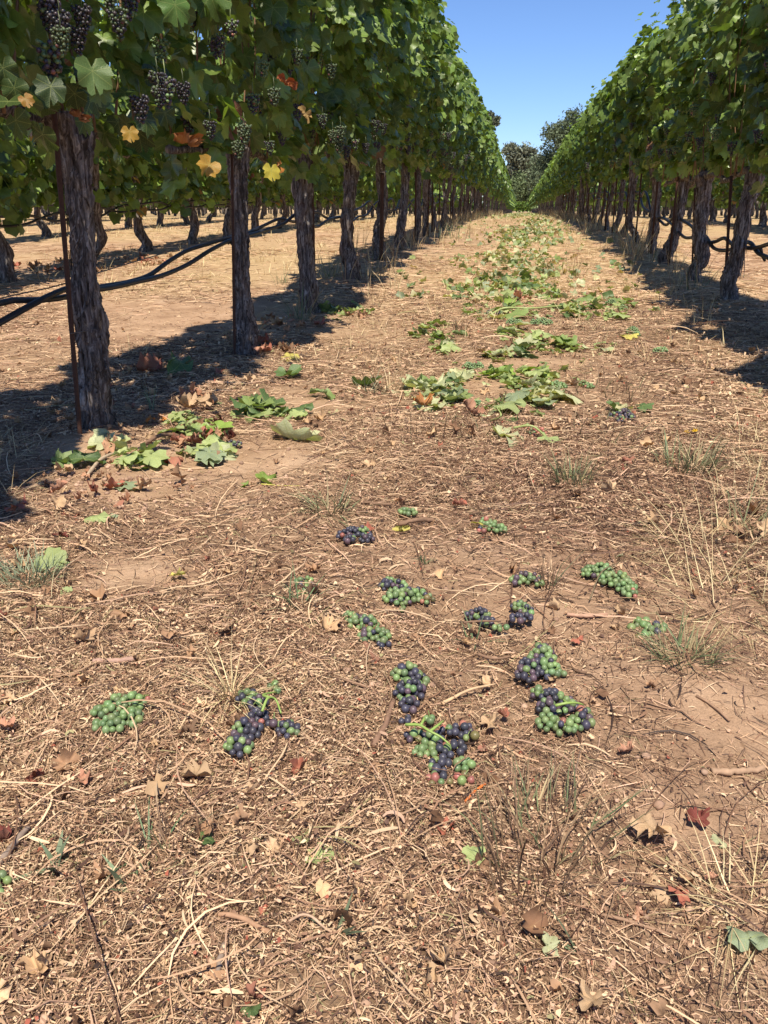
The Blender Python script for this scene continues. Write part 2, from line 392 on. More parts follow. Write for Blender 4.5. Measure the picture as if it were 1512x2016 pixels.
def flakes(name, label, seed, zones):
    r = np.random.RandomState(seed); mb = MB()
    for (n, y0, y1, s0, s1) in zones:
        x, y = in_view(r, n, y0, y1, .25 + .03 * y1); keep = r.uniform(0, 1, n) < thick(x, y) ** 1.5; x, y = x[keep], y[keep]; n_ = len(x)
        s = s0 * (s1 / s0) ** (r.uniform(0, 1, n_) ** 1.8); az = r.uniform(0, 6.28, n_); asp = r.uniform(.22, .65, n_)
        # two rings of three points, folded along the middle
        u = np.array([-.5, 0, .5, .5, 0, -.5]); v = np.array([-1, -1.1, -.8, .8, 1.1, .9]) * .5
        U = (u[None] + r.normal(0, .10, (n_, 6))) * s[:, None]; Vv = (v[None] + r.normal(0, .13, (n_, 6))) * (s * asp)[:, None]
        bend = r.normal(0, .7, n_)[:, None] * np.array([0, 1, 0, 0, 1, 0])[None] * s[:, None] * .6
        tx = r.normal(0, .45, n_)[:, None]; ty = r.normal(0, .6, n_)[:, None]
        ca, sa = np.cos(az)[:, None], np.sin(az)[:, None]
        PX = x[:, None] + U * ca - Vv * sa; PY_ = y[:, None] + U * sa + Vv * ca
        PZ_ = ground_z(PX, PY_) + np.abs(bend + tx * U + ty * Vv) + (r.uniform(.0005, .010, n_) * np.clip(thick(x, y), .15, 1))[:, None]
        V = np.stack([PX, PY_, PZ_], -1).reshape(-1, 3); b = np.arange(n_)[:, None] * 6
        Fq = np.concatenate([b + np.array([0, 1, 4, 5]), b + np.array([1, 2, 3, 4])])
        h = hayness(x, y) * .6; c = np.array(PAL)[pick_w(r, h)]
        redm = r.uniform(0, 1, n_) < .022; c = np.where(redm[:, None], np.array([.34, .10, .06]), c) * r.uniform(.75, 1.15, (n_, 1))
        mb.add(V, Fq, np.repeat(c, 6, axis=0))
    return tag(obj(name, mb.mesh(name, M_straw)), label, kind='stuff')
flakes('leaf_crumbs', 'crumbled brown leaf bits lying among the straw', 13,
       [(80000, .28, 1.3, .0018, .0065), (55000, 1.2, 2.7, .0025, .010), (40000, 2.6, 6, .005, .018)])
straw_layer('leaf_shreds', 'torn curled tan leaf shreds lying on top of the litter', 14,
       [(3000, .28, 1.5, .010, .040, .0016, .0042, .010, 5), (2200, 1.4, 3.2, .015, .045, .0025, .006, .010, 4), (1800, 3, 8, .02, .07, .005, .012, .012, 3)])
def crumpled():
    r = np.random.RandomState(15); mb = MB(); G_ = [leaf_geo(np.random.RandomState(740 + k), 1 if k % 2 else 2, r.uniform(-.5, .6), r.uniform(-.5, .8), .16, r.uniform(.4, 1.4), .05) for k in range(10)]
    for y0, y1, n, s0, s1 in ((.3, 1.5, 420, .010, .038), (1.4, 4.5, 420, .018, .05)):
        x, y = in_view(r, n, y0, y1, .25); k = r.uniform(0, 1, n) < thick(x, y); x, y = x[k], y[k]
        for X, Y in zip(x, y):
            V, F, U = G_[r.randint(10)]; s = s0 * (s1 / s0) ** (r.uniform() ** 1.3); M3 = np.array((Matrix.Rotation(r.uniform(0, 6.28), 3, 'Z') @ Matrix.Rotation(r.normal(0, .5), 3, 'X') @ Matrix.Rotation(r.normal(0, .5), 3, 'Y')))
            W = (V * s * np.array([r.uniform(.35, .9), 1, 1])) @ M3.T; W[:, 2] -= W[:, 2].min() * r.uniform(.7, 1)
            c = np.array([(.52, .34, .19), (.58, .40, .24), (.36, .21, .12), (.22, .12, .07), (.36, .13, .085)][r.choice(5, p=[.30, .18, .25, .21, .06])])
            mb.add(W + (X, Y, float(ground_z(X, Y)) + r.uniform(0, .006)), F, c * r.uniform(.75, 1.15), U)
    tag(obj('dead_leaf_scraps', mb.mesh('dead_leaf_scraps', M_dry)), 'crumpled dead leaf scraps all over the litter', kind='stuff')


# ------------------------------------------------------------------ leaf shape
ANG = [0, 10, 20, 27, 36, 48, 58, 70, 80, 92, 106, 122, 140, 160, 176]
RAD = [.98, .90, .84, .76, .83, .93, .84, .72, .72, .80, .76, .72, .66, .52, .16]
def leaf_geo(r, lod=2, cup=.25, fold=.15, wavea=.05, curl=0., crumple=0.):
    if lod == 2: A = np.array(ANG, float); Rr = np.array(RAD)
    elif lod == 1: A = np.array([0, 27, 48, 75, 104, 145, 176.]); Rr = np.array([1., .80, .93, .74, .78, .62, .18])
    else: A = np.array([0, 50, 110, 170.]); Rr = np.array([1., .85, .72, .3])
    R1 = Rr * r.uniform(.90, 1.08, len(Rr)); R2 = Rr * r.uniform(.90, 1.08, len(Rr))
    ang = np.concatenate([A, -A[::-1][:-1]]) ; rad = np.concatenate([R1, R2[::-1][:-1]])
    a = np.radians(ang); outer = np.stack([np.sin(a) * rad, np.cos(a) * rad], -1); n = len(outer)
    if lod == 2:
        outer = outer * (1 + .035 * (np.arange(n) % 2 * 2 - 1))[:, None]
        mid = outer[::2] * .52; m = len(mid)
        P = np.vstack([[0, 0], mid, outer])
        F = []
        for i in range(m):
            j = (i + 1) % m; F.append((0, 1 + j, 1 + i))
            o0 = 1 + m + 2 * i; o1 = 1 + m + (2 * i + 1) % n; o2 = 1 + m + (2 * j) % n
            if 2 * i + 1 < n: F += [(1 + i, o1, o0), (1 + i, 1 + j, o1)]; F.append((1 + j, o2, o1))
            else: F.append((1 + i, 1 + j, o0))
        F = [f for f in F if len(set(f)) == 3]
    else:
        P = np.vstack([[0, 0], outer]); F = [(0, 1 + (i + 1) % n, 1 + i) for i in range(n)]
    P = P / 1.42; rr = np.hypot(P[:, 0], P[:, 1]); th = np.arctan2(P[:, 0], P[:, 1])
    z = -cup * rr ** 2 + fold * np.abs(P[:, 0]) + wavea * np.sin(th * 5 + r.uniform(0, 6)) * rr * 1.6
    V = np.stack([P[:, 0], P[:, 1], z], -1)
    if curl:
        k = curl * 3.2; ph = r.uniform(0, .8); u = V[:, 1] * math.cos(ph) + V[:, 0] * math.sin(ph); wv = -V[:, 1] * math.sin(ph) + V[:, 0] * math.cos(ph)
        u2 = np.sin(u * k) / k; zz = V[:, 2] + (1 - np.cos(u * k)) / k
        V = np.stack([u2 * math.sin(ph) + wv * math.cos(ph), u2 * math.cos(ph) - wv * math.sin(ph), zz], -1)
    if crumple: V = V + r.normal(0, crumple, V.shape)
    return V, np.array(F), P * 1.42
LEAVES2 = []; LV = []
for k in range(8):
    r = np.random.RandomState(100 + k)
    V, F, U = leaf_geo(r, 2, r.uniform(.1, .5), r.uniform(-.05, .35), r.uniform(.03, .09), r.choice([0, 0, .2, .35]))
    LV.append((V, F, U)); LEAVES2.append(mesh('vine_leaf', V, F, M_leaf, uv=U, smooth=True))
LV1 = [leaf_geo(np.random.RandomState(120 + k), 1, .35, .15, .06) for k in range(5)]
LV0 = [leaf_geo(np.random.RandomState(130 + k), 0, .3, .2, 0) for k in range(4)]

def placements(r, n, half=.32, z0=.72, z1=2.12, L=1.3, x_off=0.):
    """leaves of one vine: position, x/y/z axes, size, colour"""
    y = r.uniform(-L / 2 - .08, L / 2 + .08, n); u = r.uniform(0, 1, n); zt = z1 + .09 * np.sin(y * 4.8 + r.uniform(0, 6)) + .06 * np.sin(y * 10 + r.uniform(0, 6)); zb = z0 + .09 * np.sin(y * 6.5 + r.uniform(0, 6)) + .05 * np.sin(y * 14 + r.uniform(0, 6)); z = zb + (zt - zb) * u ** .92
    bump = .07 * np.sin(y * 5.3 + z * 3.1 + r.uniform(0, 6)) + .06 * np.sin(y * 13 + z * 9 + r.uniform(0, 6))
    h = (half + bump) * np.interp(z, [z0 - .01, z0 + .2, z0 + .75, z1 - .3, z1 + .05], [.35, .55, 1.05, 1.05, .45])
    side = r.choice([-1, 1], n); shell = r.uniform(0, 1, n) < .72
    x = np.where(shell, side * h * (1 - np.abs(r.normal(0, .13, n))), r.uniform(-1, 1, n) * h) + x_off
    sh = r.uniform(-L / 2, L / 2, 6); pk = r.randint(0, 6, n); tip = (r.uniform(0, 1, n) < .055); hh = r.uniform(0, 1, n)
    y = np.where(tip, sh[pk] + r.normal(0, .03, n) + .12 * hh * np.sin(pk), y); z = np.where(tip, zt - .08 + .20 * hh, z); x = np.where(tip, x_off + r.normal(0, .05, n) + .14 * hh * np.cos(pk * 2.), x)
    gp = np.sin(y * 8.3 + r.uniform(0, 6)) * np.sin(z * 8 + r.uniform(0, 6)) > .55; y = np.where(gp, y + .13, y); z = np.where(gp, z + .09, z)
    z = np.where((z < z0 + .1), z + np.abs(.07 * np.sin(y * 7 + 1)), z)
    # normal: outwards + up, tips hang down
    out = np.sign(x - x_off); N_ = np.stack([out * r.uniform(.15, 1.0, n), r.normal(0, .75, n), r.normal(.50, .42, n)], -1)
    N_[:, 2] += np.clip((z - z1 + .3) / .3, 0, 1) * .8
    N_ /= np.linalg.norm(N_, axis=1)[:, None]
    T = np.stack([out * .15 + r.normal(0, .35, n), r.normal(0, .45, n), -np.ones(n)], -1)
    T -= (T * N_).sum(1)[:, None] * N_; T /= np.linalg.norm(T, axis=1)[:, None]; B = np.cross(T, N_)
    s = r.uniform(.070, .128, n) * np.interp(z, [z0, z1 - .3, z1 + .1], [1.0, .95, .62])
    g = r.uniform(0, 1, n)[:, None]; c = np.array([.075, .130, .026]) * (1 - g) + np.array([.185, .270, .055]) * g
    young = np.clip((z - z1 + .35) / .4, 0, 1)[:, None] * .5; c = c * (1 - young) + np.array([.19, .27, .055]) * young
    c = c * r.uniform(.6, 1.25, (n, 1)) * np.where(r.uniform(0, 1, n) < .22, 1.45, 1.)[:, None]  # random share brightened, painting in sunlit highlights and pale undersides
    q = r.uniform(0, 1, n); low = z < z0 + .45
    c = np.where((low & (q < .006))[:, None], np.array([.34, .20, .05]), c); c = np.where((low & (q > .992))[:, None], np.array([.20, .085, .045]), c)
    return np.stack([x, y, z], -1), B, T, N_, s, c
def merge_leaves(pl, idx, variants, r, sc=1.):
    P, B, T, N_, s, c = pl; mb = MB(); vi = r.randint(0, len(variants), len(idx))
    for k, (V, F, U) in enumerate(variants):
        ii = idx[vi == k]
        if not len(ii): continue
        S = (s[ii] * sc)[:, None, None]
        W = P[ii][:, None] + S * (V[None, :, 0:1] * B[ii][:, None] + V[None, :, 1:2] * T[ii][:, None] + V[None, :, 2:3] * N_[ii][:, None])
        FF = (F[None] + (np.arange(len(ii)) * len(V))[:, None, None]).reshape(-1, 3)
        mb.add(W.reshape(-1, 3), FF, np.repeat(c[ii], len(V), axis=0), np.tile(U, (len(ii), 1)))
    return mb
# ------------------------------------------------------------------ trunks
def trunk_geo(r, path, radii, sides=26, rings=60, rough=1.):
    P = smooth_path(path, rings); zz = np.linspace(0, 1, rings); rad = np.interp(zz, np.linspace(0, 1, len(radii)), radii)
    V, Fs = tube(P, 1.0, sides, True)
    th = np.linspace(0, 2 * np.pi, sides, endpoint=False)[None]; h = np.linspace(0, np.linalg.norm(np.diff(P, axis=0), axis=1).sum(), rings)[:, None]
    d = np.zeros((rings, sides))
    for k in range(9):
        m_ = r.randint(3, 11); tw = r.uniform(-2.0, 2.0); d += r.uniform(.3, 1) * (1 - 2 * np.abs(np.sin((m_ * th + tw * h * 3 + r.uniform(0, 6) + .8 * np.sin(h * r.uniform(6, 16))) / 2))) / 4.5
    for k in range(5): d += r.uniform(.4, .9) * np.sin(r.randint(1, 4) * th + h * r.uniform(8, 34) + r.uniform(0, 6)) / 3.2
    d += r.normal(0, .34, d.shape) + .8 * np.clip(wave(wave_set(14, 2, 9, r.randint(9999)), th * 2 + 0 * h, h * 14 + 0 * th), -1, 1.4)
    d -= d.mean()
    Rr = .84 * rad[:, None] * (1 + .17 * rough * d)
    C = P[:, None]; base = V[:rings * sides].reshape(rings, sides, 3)
    Rr = np.clip(Rr, rad[:, None] * .6, rad[:, None] * 1.5); W = C + (base - C) * Rr[..., None]
    return np.vstack([W.reshape(-1, 3), P[0], P[-1]]), Fs
def gnarly(r, H=.95):
    zs = np.array([-.06, .06, .2, .38, .58, .78, H]); k = np.cumsum(r.normal(0, .022, (7, 2)), 0); k -= k[1]
    k = k + np.outer(np.linspace(0, 1, 7), r.normal(0, .05, 2)); k = k - k[1]
    return np.column_stack([k, zs])
def std_radii(r, R0=.05):
    return np.array([1.35, 1.22, 1.05, .95 * r.uniform(.9, 1.2), .92, .98, 1.15, 1.45]) * R0
TRUNKS = []
for k in range(7):
    r = np.random.RandomState(300 + k); V, Fs = trunk_geo(r, gnarly(r), std_radii(r, r.uniform(.030, .044)), 16, 34)
    TRUNKS.append((V, Fs, mesh('trunk', V, Fs, M_bark, smooth=True)))
def arm_geo(r, L=1.3, z=.95):
    ys = np.linspace(-L / 2, L / 2, 18); P = np.column_stack([r.normal(0, .008, 18), ys, z + .03 * np.cos(ys * 4) + r.normal(0, .008, 18)])
    return tube(P, .012 + .018 * np.exp(-(ys / .16) ** 2) + r.uniform(0, .005, 18), 8)
ARMS = []
for k in range(3):
    V, Fs = arm_geo(np.random.RandomState(320 + k)); ARMS.append((V, Fs, mesh('cordon', V, Fs, M_bark, smooth=True)))
CANES = []
for k in range(5):
    r = np.random.RandomState(330 + k); Lc = r.uniform(.8, 1.1); t = np.linspace(0, 1, 8)
    P = np.column_stack([.12 * np.sin(t * 2 + r.uniform(0, 3)) * t, .10 * np.sin(t * 3 + r.uniform(0, 6)) * t, t * Lc]); V, Fs = tube(P, .0048 * (1 - .55 * t), 5)
    CANES.append(mesh('cane', V, Fs, M_cane, smooth=True))
# berries
def ico(sub):
    bm = bmesh.new(); bmesh.ops.create_icosphere(bm, subdivisions=sub, radius=1.0); V = np.array([v.co[:] for v in bm.verts]); F = np.array([[v.index for v in f.verts] for f in bm.faces]); bm.free(); return V, F
IC1, IC2, IC3 = ico(1), ico(2), ico(3)
BG = np.array([.135, .215, .085]); BG2 = np.array([.19, .25, .075]); BP = np.array([.034, .032, .056]); BP2 = np.array([.085, .052, .070]); BR = np.array([.34, .12, .085]); BO = np.array([.14, .12, .04])
def berry_col(r, mix):
    g, p_, d = mix; u = r.uniform()
    if u < g: c = BG * (1 - (v := r.uniform(0, .6))) + BG2 * v
    elif u < g + p_: c = BP if r.uniform() < .72 else BP2
    else: c = BR if r.uniform() < .6 else BO
    return c * r.uniform(.65, 1.25) * r.uniform(.92, 1.08, 3)
def bunch_geo(r, mix, n=74, Lb=.085, sub=IC2):
    mb = MB(); pts = []; V0, F0 = sub
    for _ in range(1400):
        t = r.uniform(0, 1); a = r.uniform(0, 6.28); rad = (.033 * (1 - t) ** .55 + .003) * math.sqrt(r.uniform(.1, 1)); p = np.array([math.cos(a) * rad, math.sin(a) * rad, -.02 - t * Lb])
        if all(np.linalg.norm(p - q) > .0100 for q in pts): pts.append(p)
        if len(pts) >= n: break
    for p in pts: mb.add(V0 * r.uniform(.0052, .0068) + p, F0, berry_col(r, mix))
    V, Fs = tube([(0, 0, .035), (.003, 0, 0), (0, 0, -.03)], .0018, 5); mb.add(V, Fs, (.16, .2, .06))
    return mb
BUNCH = [bunch_geo(np.random.RandomState(350 + k), m_).mesh('grape_cluster', M_berry, True) for k, m_ in enumerate([(.95, .02, .03), (.6, .35, .05), (.3, .65, .05), (.1, .87, .03), (.8, .17, .03)])]
BUNCHLO = [bunch_geo(np.random.RandomState(360 + k), m_, 26, sub=IC1) for k, m_ in enumerate([(.9, .05, .05), (.4, .55, .05), (.1, .85, .05)])]

# ------------------------------------------------------------------ vines
def path_px(pts, Y):
    return np.array([on_y(x, y, Y) for x, y in pts])
LEFT = [1.02, 2.25, 3.66, 4.92, 6.26, 7.6, 8.93]
RIGHT = [1.9, 3.05, 4.22, 5.385, 6.50, 7.8, 8.95, 10.1, 11.2, 12.4]
while LEFT[-1] < 112: LEFT.append(LEFT[-1] + 1.27 + random.uniform(-.1, .1))
while RIGHT[-1] < 112: RIGHT.append(RIGHT[-1] + 1.24 + random.uniform(-.1, .1))
SHAPE = {('L', 1): ([(192, 885), (188, 865), (186, 810), (190, 750), (178, 660), (168, 560), (164, 480), (155, 380), (145, 280), (135, 225)], [.054, .054, .050, .044, .049, .042, .034, .035, .039, .052, .066]),
         ('L', 2): ([(486, 712), (484, 700), (486, 655), (482, 620), (474, 560), (476, 500), (473, 420), (470, 350), (466, 290)], [.064, .058, .048, .043, .033, .034, .038, .042, .055]),
         ('L', 3): ([(611, 622), (609, 610), (608, 560), (602, 500), (598, 440), (596, 380), (592, 320), (592, 270)], [.062, .058, .050, .048, .055, .058, .060, .070]),
         ('L', 4): ([(693, 572), (692, 560), (691, 530), (684, 490), (683, 440), (686, 400), (690, 350), (690, 300)], [.070, .064, .050, .045, .048, .052, .060, .065]),
         ('R', 3): ([(1434, 602), (1435, 590), (1434, 560), (1446, 520), (1455, 480), (1462, 440), (1470, 400), (1482, 365), (1492, 335)], [.056, .052, .048, .045, .046, .048, .050, .060]),
         ('R', 4): ([(1362, 568), (1364, 556), (1368, 535), (1380, 515), (1377, 470), (1380, 430), (1384, 390), (1388, 345)], [.044, .046, .062, .052, .050, .050, .055, .065]),
         ('R', 5): ([(1308, 540), (1309, 532), (1306, 508), (1316, 492), (1330, 460), (1336, 425), (1344, 390), (1346, 350)], [.046, .052, .060, .046, .042, .042, .045, .055])}
BARKSTRIP = []
for k in range(4):
    r = np.random.RandomState(370 + k); t = np.linspace(0, 1, 9); Ls = r.uniform(.06, .20); wds = r.uniform(.003, .008) * (1 - .7 * t)
    lift = .018 * t ** 2 * r.uniform(.3, 1.3); bx = .02 * np.sin(t * 3 + r.uniform(0, 3)) * t
    V = np.concatenate([np.column_stack([bx - wds, -lift, -t * Ls]), np.column_stack([bx + wds, -lift - .001, -t * Ls])]); i = np.arange(8)
    BARKSTRIP.append(mesh('bark_strip', V, np.stack([i, i + 1, i + 10, i + 9], -1), M_bark))
ORD = ['first', 'second', 'third', 'fourth', 'fifth', 'sixth', 'seventh', 'eighth', 'ninth', 'tenth']
def rot_align(B, T, N_, p, s):
    return Matrix(((B[0] * s, T[0] * s, N_[0] * s, p[0]), (B[1] * s, T[1] * s, N_[1] * s, p[1]), (B[2] * s, T[2] * s, N_[2] * s, p[2]), (0, 0, 0, 1)))
HALF = {'L': .25, 'R': .20}; TOP = {'L': 2.36, 'R': 1.94}; BOT = {'L': .77, 'R': .72}; XO = {'L': .03, 'R': .04}
def near_vine(side, i, X, Y, label, nparts, ncl, lane_sign):
    r = np.random.RandomState(400 + i + (50 if side == 'R' else 0))
    gz = float(ground_z(X, Y, False)); base = np.array([X, Y, gz])
    root = empty('grapevine', base); tag(root, label, 'grapevine', 'grapevines of the two rows along the path')
    if (side, i) in SHAPE:
        pts, rad = SHAPE[(side, i)]; path = path_px(pts, Y) - base
    else:
        path = gnarly(r); rad = std_radii(r, .05)
    V, Fs = trunk_geo(r, path, rad, 40 if i < 3 else 28, 110 if i < 3 else 70); tr = obj('trunk', mesh('trunk', V, Fs, M_bark, smooth=True), root)
    for _ in range(46 if i < 2 else 22 if i < 5 else 6):
        k = r.randint(0, len(path) - 2); ft = r.uniform(); q = path[k] * ft + path[k + 1] * (1 - ft); az = r.uniform(-1.7, 1.7)
        rr_ = np.interp(k / len(path), np.linspace(0, 1, len(rad)), rad)
        q = q + np.array([math.sin(az), -math.cos(az), 0]) * rr_ * .90
        obj('bark_strip', BARKSTRIP[r.randint(4)], tr, Matrix.Translation(q) @ Matrix.Rotation(az, 4, 'Z'))
    zc = path[-1][2] - .02
    V, Fs = arm_geo(r, 1.3, zc); V[:, 0] += path[-1][0] * np.clip(1 - abs(V[:, 1]) * 1.5, 0, 1) - (.10 if side == 'L' and i < 2 else 0); obj('cordon', mesh('cordon', V, Fs, M_bark, smooth=True), root)
    for k in range(9):
        yy = -.6 + 1.2 * (k + .5) / 9 + r.uniform(-.04, .04)
        obj('cane', CANES[r.randint(5)], root, Matrix.Translation((r.uniform(-.05, .05), yy, zc)) @ Matrix.Rotation(r.uniform(0, 6.3), 4, 'Z') @ Matrix.Rotation(r.uniform(-.12, .12), 4, 'X'))
    pl = placements(r, 1050 if side == 'L' else 820, HALF[side], BOT[side], TOP[side], x_off=XO[side] - (.11 if side == 'L' and i < 2 else 0))
    P = pl[0]; vis = P[:, 0] * lane_sign - .10 * np.abs(P[:, 2] - 1.3) + r.uniform(0, .12, len(P)) - .25 * np.clip(P[:, 1], -.5, .7)
    order = np.argsort(-vis); pi, rest = order[:nparts], order[nparts:]
    for k in pi:
        p, B, T, N_, s, c = (a[k] for a in pl)
        obj('leaf', LEAVES2[r.randint(8)], root, rot_align(B, T, N_, p, s), tuple(c))
    tag(obj('foliage', merge_leaves(pl, rest, LV, r).mesh('foliage', M_leaf, True), root), kind='stuff')
    for k in range(ncl):
        m_ = r.choice([0, 0, 1, 2, 3, 3, 4]) if side == 'L' else r.choice([0, 0, 4, 2])
        q = (lane_sign * r.uniform(.02, .24), r.uniform(-.6, .6), r.uniform(BOT[side] + .14, BOT[side] + .55))
        obj('grape_cluster', BUNCH[m_], root, Matrix.Translation(q) @ Matrix.Rotation(r.uniform(0, 6), 4, 'Z') @ Matrix.Scale(r.uniform(.62, .9), 4))
    return root
crumpled()
LBL = {0: 'vine whose dark leaves and grapes hang in at the upper left corner',
       1: 'nearest left vine, thick grey shaggy trunk with a thin rusty stake against it',
       2: 'second trunk of the left row, slim and reddish, thin dark stake on its left',
       3: 'third trunk of the left row, rusty steel post hard against its right side',
       4: 'fourth trunk of the left row, curved foot bulging to the right', 5: 'fifth trunk of the left row, straight and dark', 6: 'sixth trunk of the left row in deep shade'}
for i in range(7): near_vine('L', i, -1.2, LEFT[i], LBL[i], 210 if i < 5 else 140, [8, 12, 18, 20, 16, 14, 12][i], 1)
LBR = {0: 'vine of the right row beside the camera, outside the picture', 1: 'vine of the right row whose dark leaves fill the right edge',
       2: 'vine of the right row with leafy top at the upper right corner', 3: 'nearest right vine in view, leaning trunk with flaking pale bark',
       4: 'second right trunk in view, swollen elbow low on the stem', 5: 'third right trunk in view, strongly leaning with a kinked foot', 6: 'fourth right trunk in view, straight and dark'}
for i in range(1, 7): near_vine('R', i, 1.25, RIGHT[i], LBR[i], 0 if i == 0 else 170, [2, 6, 8, 8, 8, 8, 6][i], -1)

# shared middle-distance and far vines
def mid_set(side, seed, n, variants, sc):
    out = []
    for k in range(4):
        r = np.random.RandomState(seed + k); pl = placements(r, n, HALF[side] + .02, BOT[side], TOP[side], x_off=XO[side] * 0); out.append(merge_leaves(pl, np.arange(n), variants, r, sc))
    return out
HALF['B'] = .27; TOP['B'] = 2.0; BOT['B'] = .43; XO['B'] = 0
MID = {s: [m.mesh('foliage', M_leafL, True) for m in mid_set(s, {'L': 500, 'R': 520, 'B': 530}[s], 950, LV1, 1.0)] for s in 'LRB'}
def far_vine_mb(r, side, n=420, sc=1.45, trunk_lo=True):
    pl = placements(r, n, HALF[side], BOT[side], TOP[side]); return merge_leaves(pl, np.arange(n), LV0, r, sc)
FAR = {s: [far_vine_mb(np.random.RandomState(540 + k), s).mesh('foliage', M_leafL, True) for k in range(4)] for s in 'LRB'}
FTR = [mesh('trunk', *tube(smooth_path(gnarly(np.random.RandomState(590 + k)), 7), .042, 6), M_bark, smooth=True) for k in range(4)]
def mid_vine(side, X, Y, label, group, r, bunches=0, lane_sign=1):
    gz = float(ground_z(X, Y, False)); root = empty('grapevine', (X, Y, gz)); tag(root, label, 'grapevine', group)
    fl = r.randint(2); mw = Matrix.Rotation(math.pi * fl, 4, 'Z')
    obj('trunk', TRUNKS[r.randint(7)][2], root, Matrix.Rotation(r.uniform(0, 6.28), 4, 'Z') @ Matrix.Diagonal((*((1.35, 1.35) if side == 'B' else (1, 1)), 1, 1)))
    obj('cordon', ARMS[r.randint(3)][2], root, mw)
    obj('foliage', MID[side][r.randint(4)], root, mw)['kind'] = 'stuff'
    for k in range(bunches):
        q = (lane_sign * r.uniform(.15, .36), r.uniform(-.6, .6), r.uniform(.85, 1.2)); obj('grape_cluster', BUNCH[r.choice([0, 0, 1, 4, 2])], root, Matrix.Translation(q) @ Matrix.Rotation(r.uniform(0, 6), 4, 'Z'))
NTH = 'first second third fourth fifth sixth seventh eighth ninth tenth eleventh twelfth thirteenth fourteenth fifteenth sixteenth seventeenth eighteenth nineteenth twentieth twenty-first twenty-second twenty-third twenty-fourth twenty-fifth twenty-sixth'.split()
nr = np.random.RandomState(77); n_ind = 13; rest_vines = []
def far_single(side, X, Y, label, group, r):
    root = empty('grapevine', (X, Y, float(ground_z(X, Y, False)))); tag(root, label, 'grapevine', group); mw = Matrix.Rotation(math.pi * r.randint(2), 4, 'Z')
    obj('trunk', FTR[r.randint(4)], root, mw); obj('foliage', FAR[side][r.randint(4)], root, mw)['kind'] = 'stuff'
for i, Y in enumerate(LEFT[7:]):
    if Y < 27: mid_vine('L', -1.2, Y, NTH[i + 6] + ' trunk of the left row counted from the camera, dark under its leaves', 'vines further up the left row', nr, 6 if Y < 16 else 0)
    elif Y < 66: far_single('L', -1.2, Y, 'small far vine near the vanishing end of the left row', 'far vines of the left row', nr)
    else: rest_vines.append(('L', -1.2, Y))
for i, Y in enumerate(RIGHT[7:]):
    if Y < 27: mid_vine('R', 1.25, Y, NTH[i + 4] + ' trunk of the right row counted from the camera, dark under its leaves', 'vines further up the right row', nr, 2 if Y < 14 else 0, -1)
    elif Y < 66: far_single('R', 1.25, Y, 'small far vine near the vanishing end of the right row', 'far vines of the right row', nr)
    else: rest_vines.append(('R', 1.25, Y))
OTHER = [(-3.65, 'L', 4.6, 24, 'vine of the second row on the left', 'vines of the second left row'),
         (-6.1, 'L', 7.0, 26, 'vine of the third row on the left, seen between the nearer trunks', 'vines of the third left row'),
         (-8.55, 'L', 10.5, 26, 'vine of the fourth row on the left, small and dark behind the others', 'vines of the fourth left row'),
         (3.7, 'R', 8.5, 26, 'vine of the second row on the right, seen behind the near right trunks', 'vines of the second right row'),
         (6.15, 'R', 15., 30, 'vine of the third row on the right, small behind the nearer trunks', 'vines of the third right row')]
for X, s, y0, y1, lab, grp in OTHER:
    Y = {-3.65: 4.62}.get(X, y0); cnt = 0; rowname = grp.replace('vines of the ', '')
    while Y < 62:
        if X == -3.65 and Y < 10: pass
        if Y < min(y1, 19): mid_vine('B', X, Y, f'{NTH[cnt]} visible vine of the {rowname}, seen behind the nearer trunks', grp, nr, 1 if abs(X) < 4 and Y < 10 else 0, -np.sign(X))
        elif Y < y1 + 8: far_single('B', X, Y, lab.replace('vine of', 'far vine of'), 'far ' + grp, nr)
        else: rest_vines.append(('R', X, Y))
        Y += 1.25 + nr.uniform(-.06, .06); cnt += 1
for X, y0 in ((-11., 12.), (-13.45, 15), (-15.9, 18), (-18.35, 21), (8.6, 24), (11.05, 32), (-20.8, 24), (13.5, 38), (-25.7, 28), (-32, 32), (-40, 36), (-50, 40)):
    Y = y0
    while Y < 60: rest_vines.append(('R', X, Y)); Y += 1.3
mb = MB(); FARMB = [far_vine_mb(np.random.RandomState(580 + k), 'B', 90, 2.7) for k in range(3)]; trm = MB()
for s, X, Y in rest_vines:
    f = FARMB[nr.randint(3)]; o = np.array([X, Y, float(ground_z(X, Y, False))]); V = np.concatenate(f.V) + o
    mb.add(V, [np.concatenate(q) for q in f.F.values()], np.concatenate(f.C))
    V, Fs = tube(np.array([(0, 0, -.05), (nr.normal(0, .03), 0, .4), (nr.normal(0, .03), 0, .95)]) + o, .05, 5, False); trm.add(V, Fs)
tag(obj('far_vine_foliage', mb.mesh('far_vine_foliage', M_leafL)), 'leafy mass of the many distant vine rows', kind='stuff')
tag(obj('far_vine_trunks', trm.mesh('far_vine_trunks', M_bark)), 'dark stems of the many distant vine rows', kind='stuff')
# next block beyond the avenue
mb = MB()
for k in range(70):
    f = FARMB[nr.randint(3)]; o = np.array([-16 + k * .5, 128 + nr.uniform(-.4, .4), float(ground_z(0, 128, False)) - .25]); mb.add(np.concatenate(f.V) * np.array([1.2, 1, .85]) + o, [np.concatenate(q) for q in f.F.values()], np.concatenate(f.C))
tag(obj('far_vineyard_foliage', mb.mesh('far_vineyard_foliage', M_leafL)), 'low green vines closing the far end of the lane', kind='stuff')

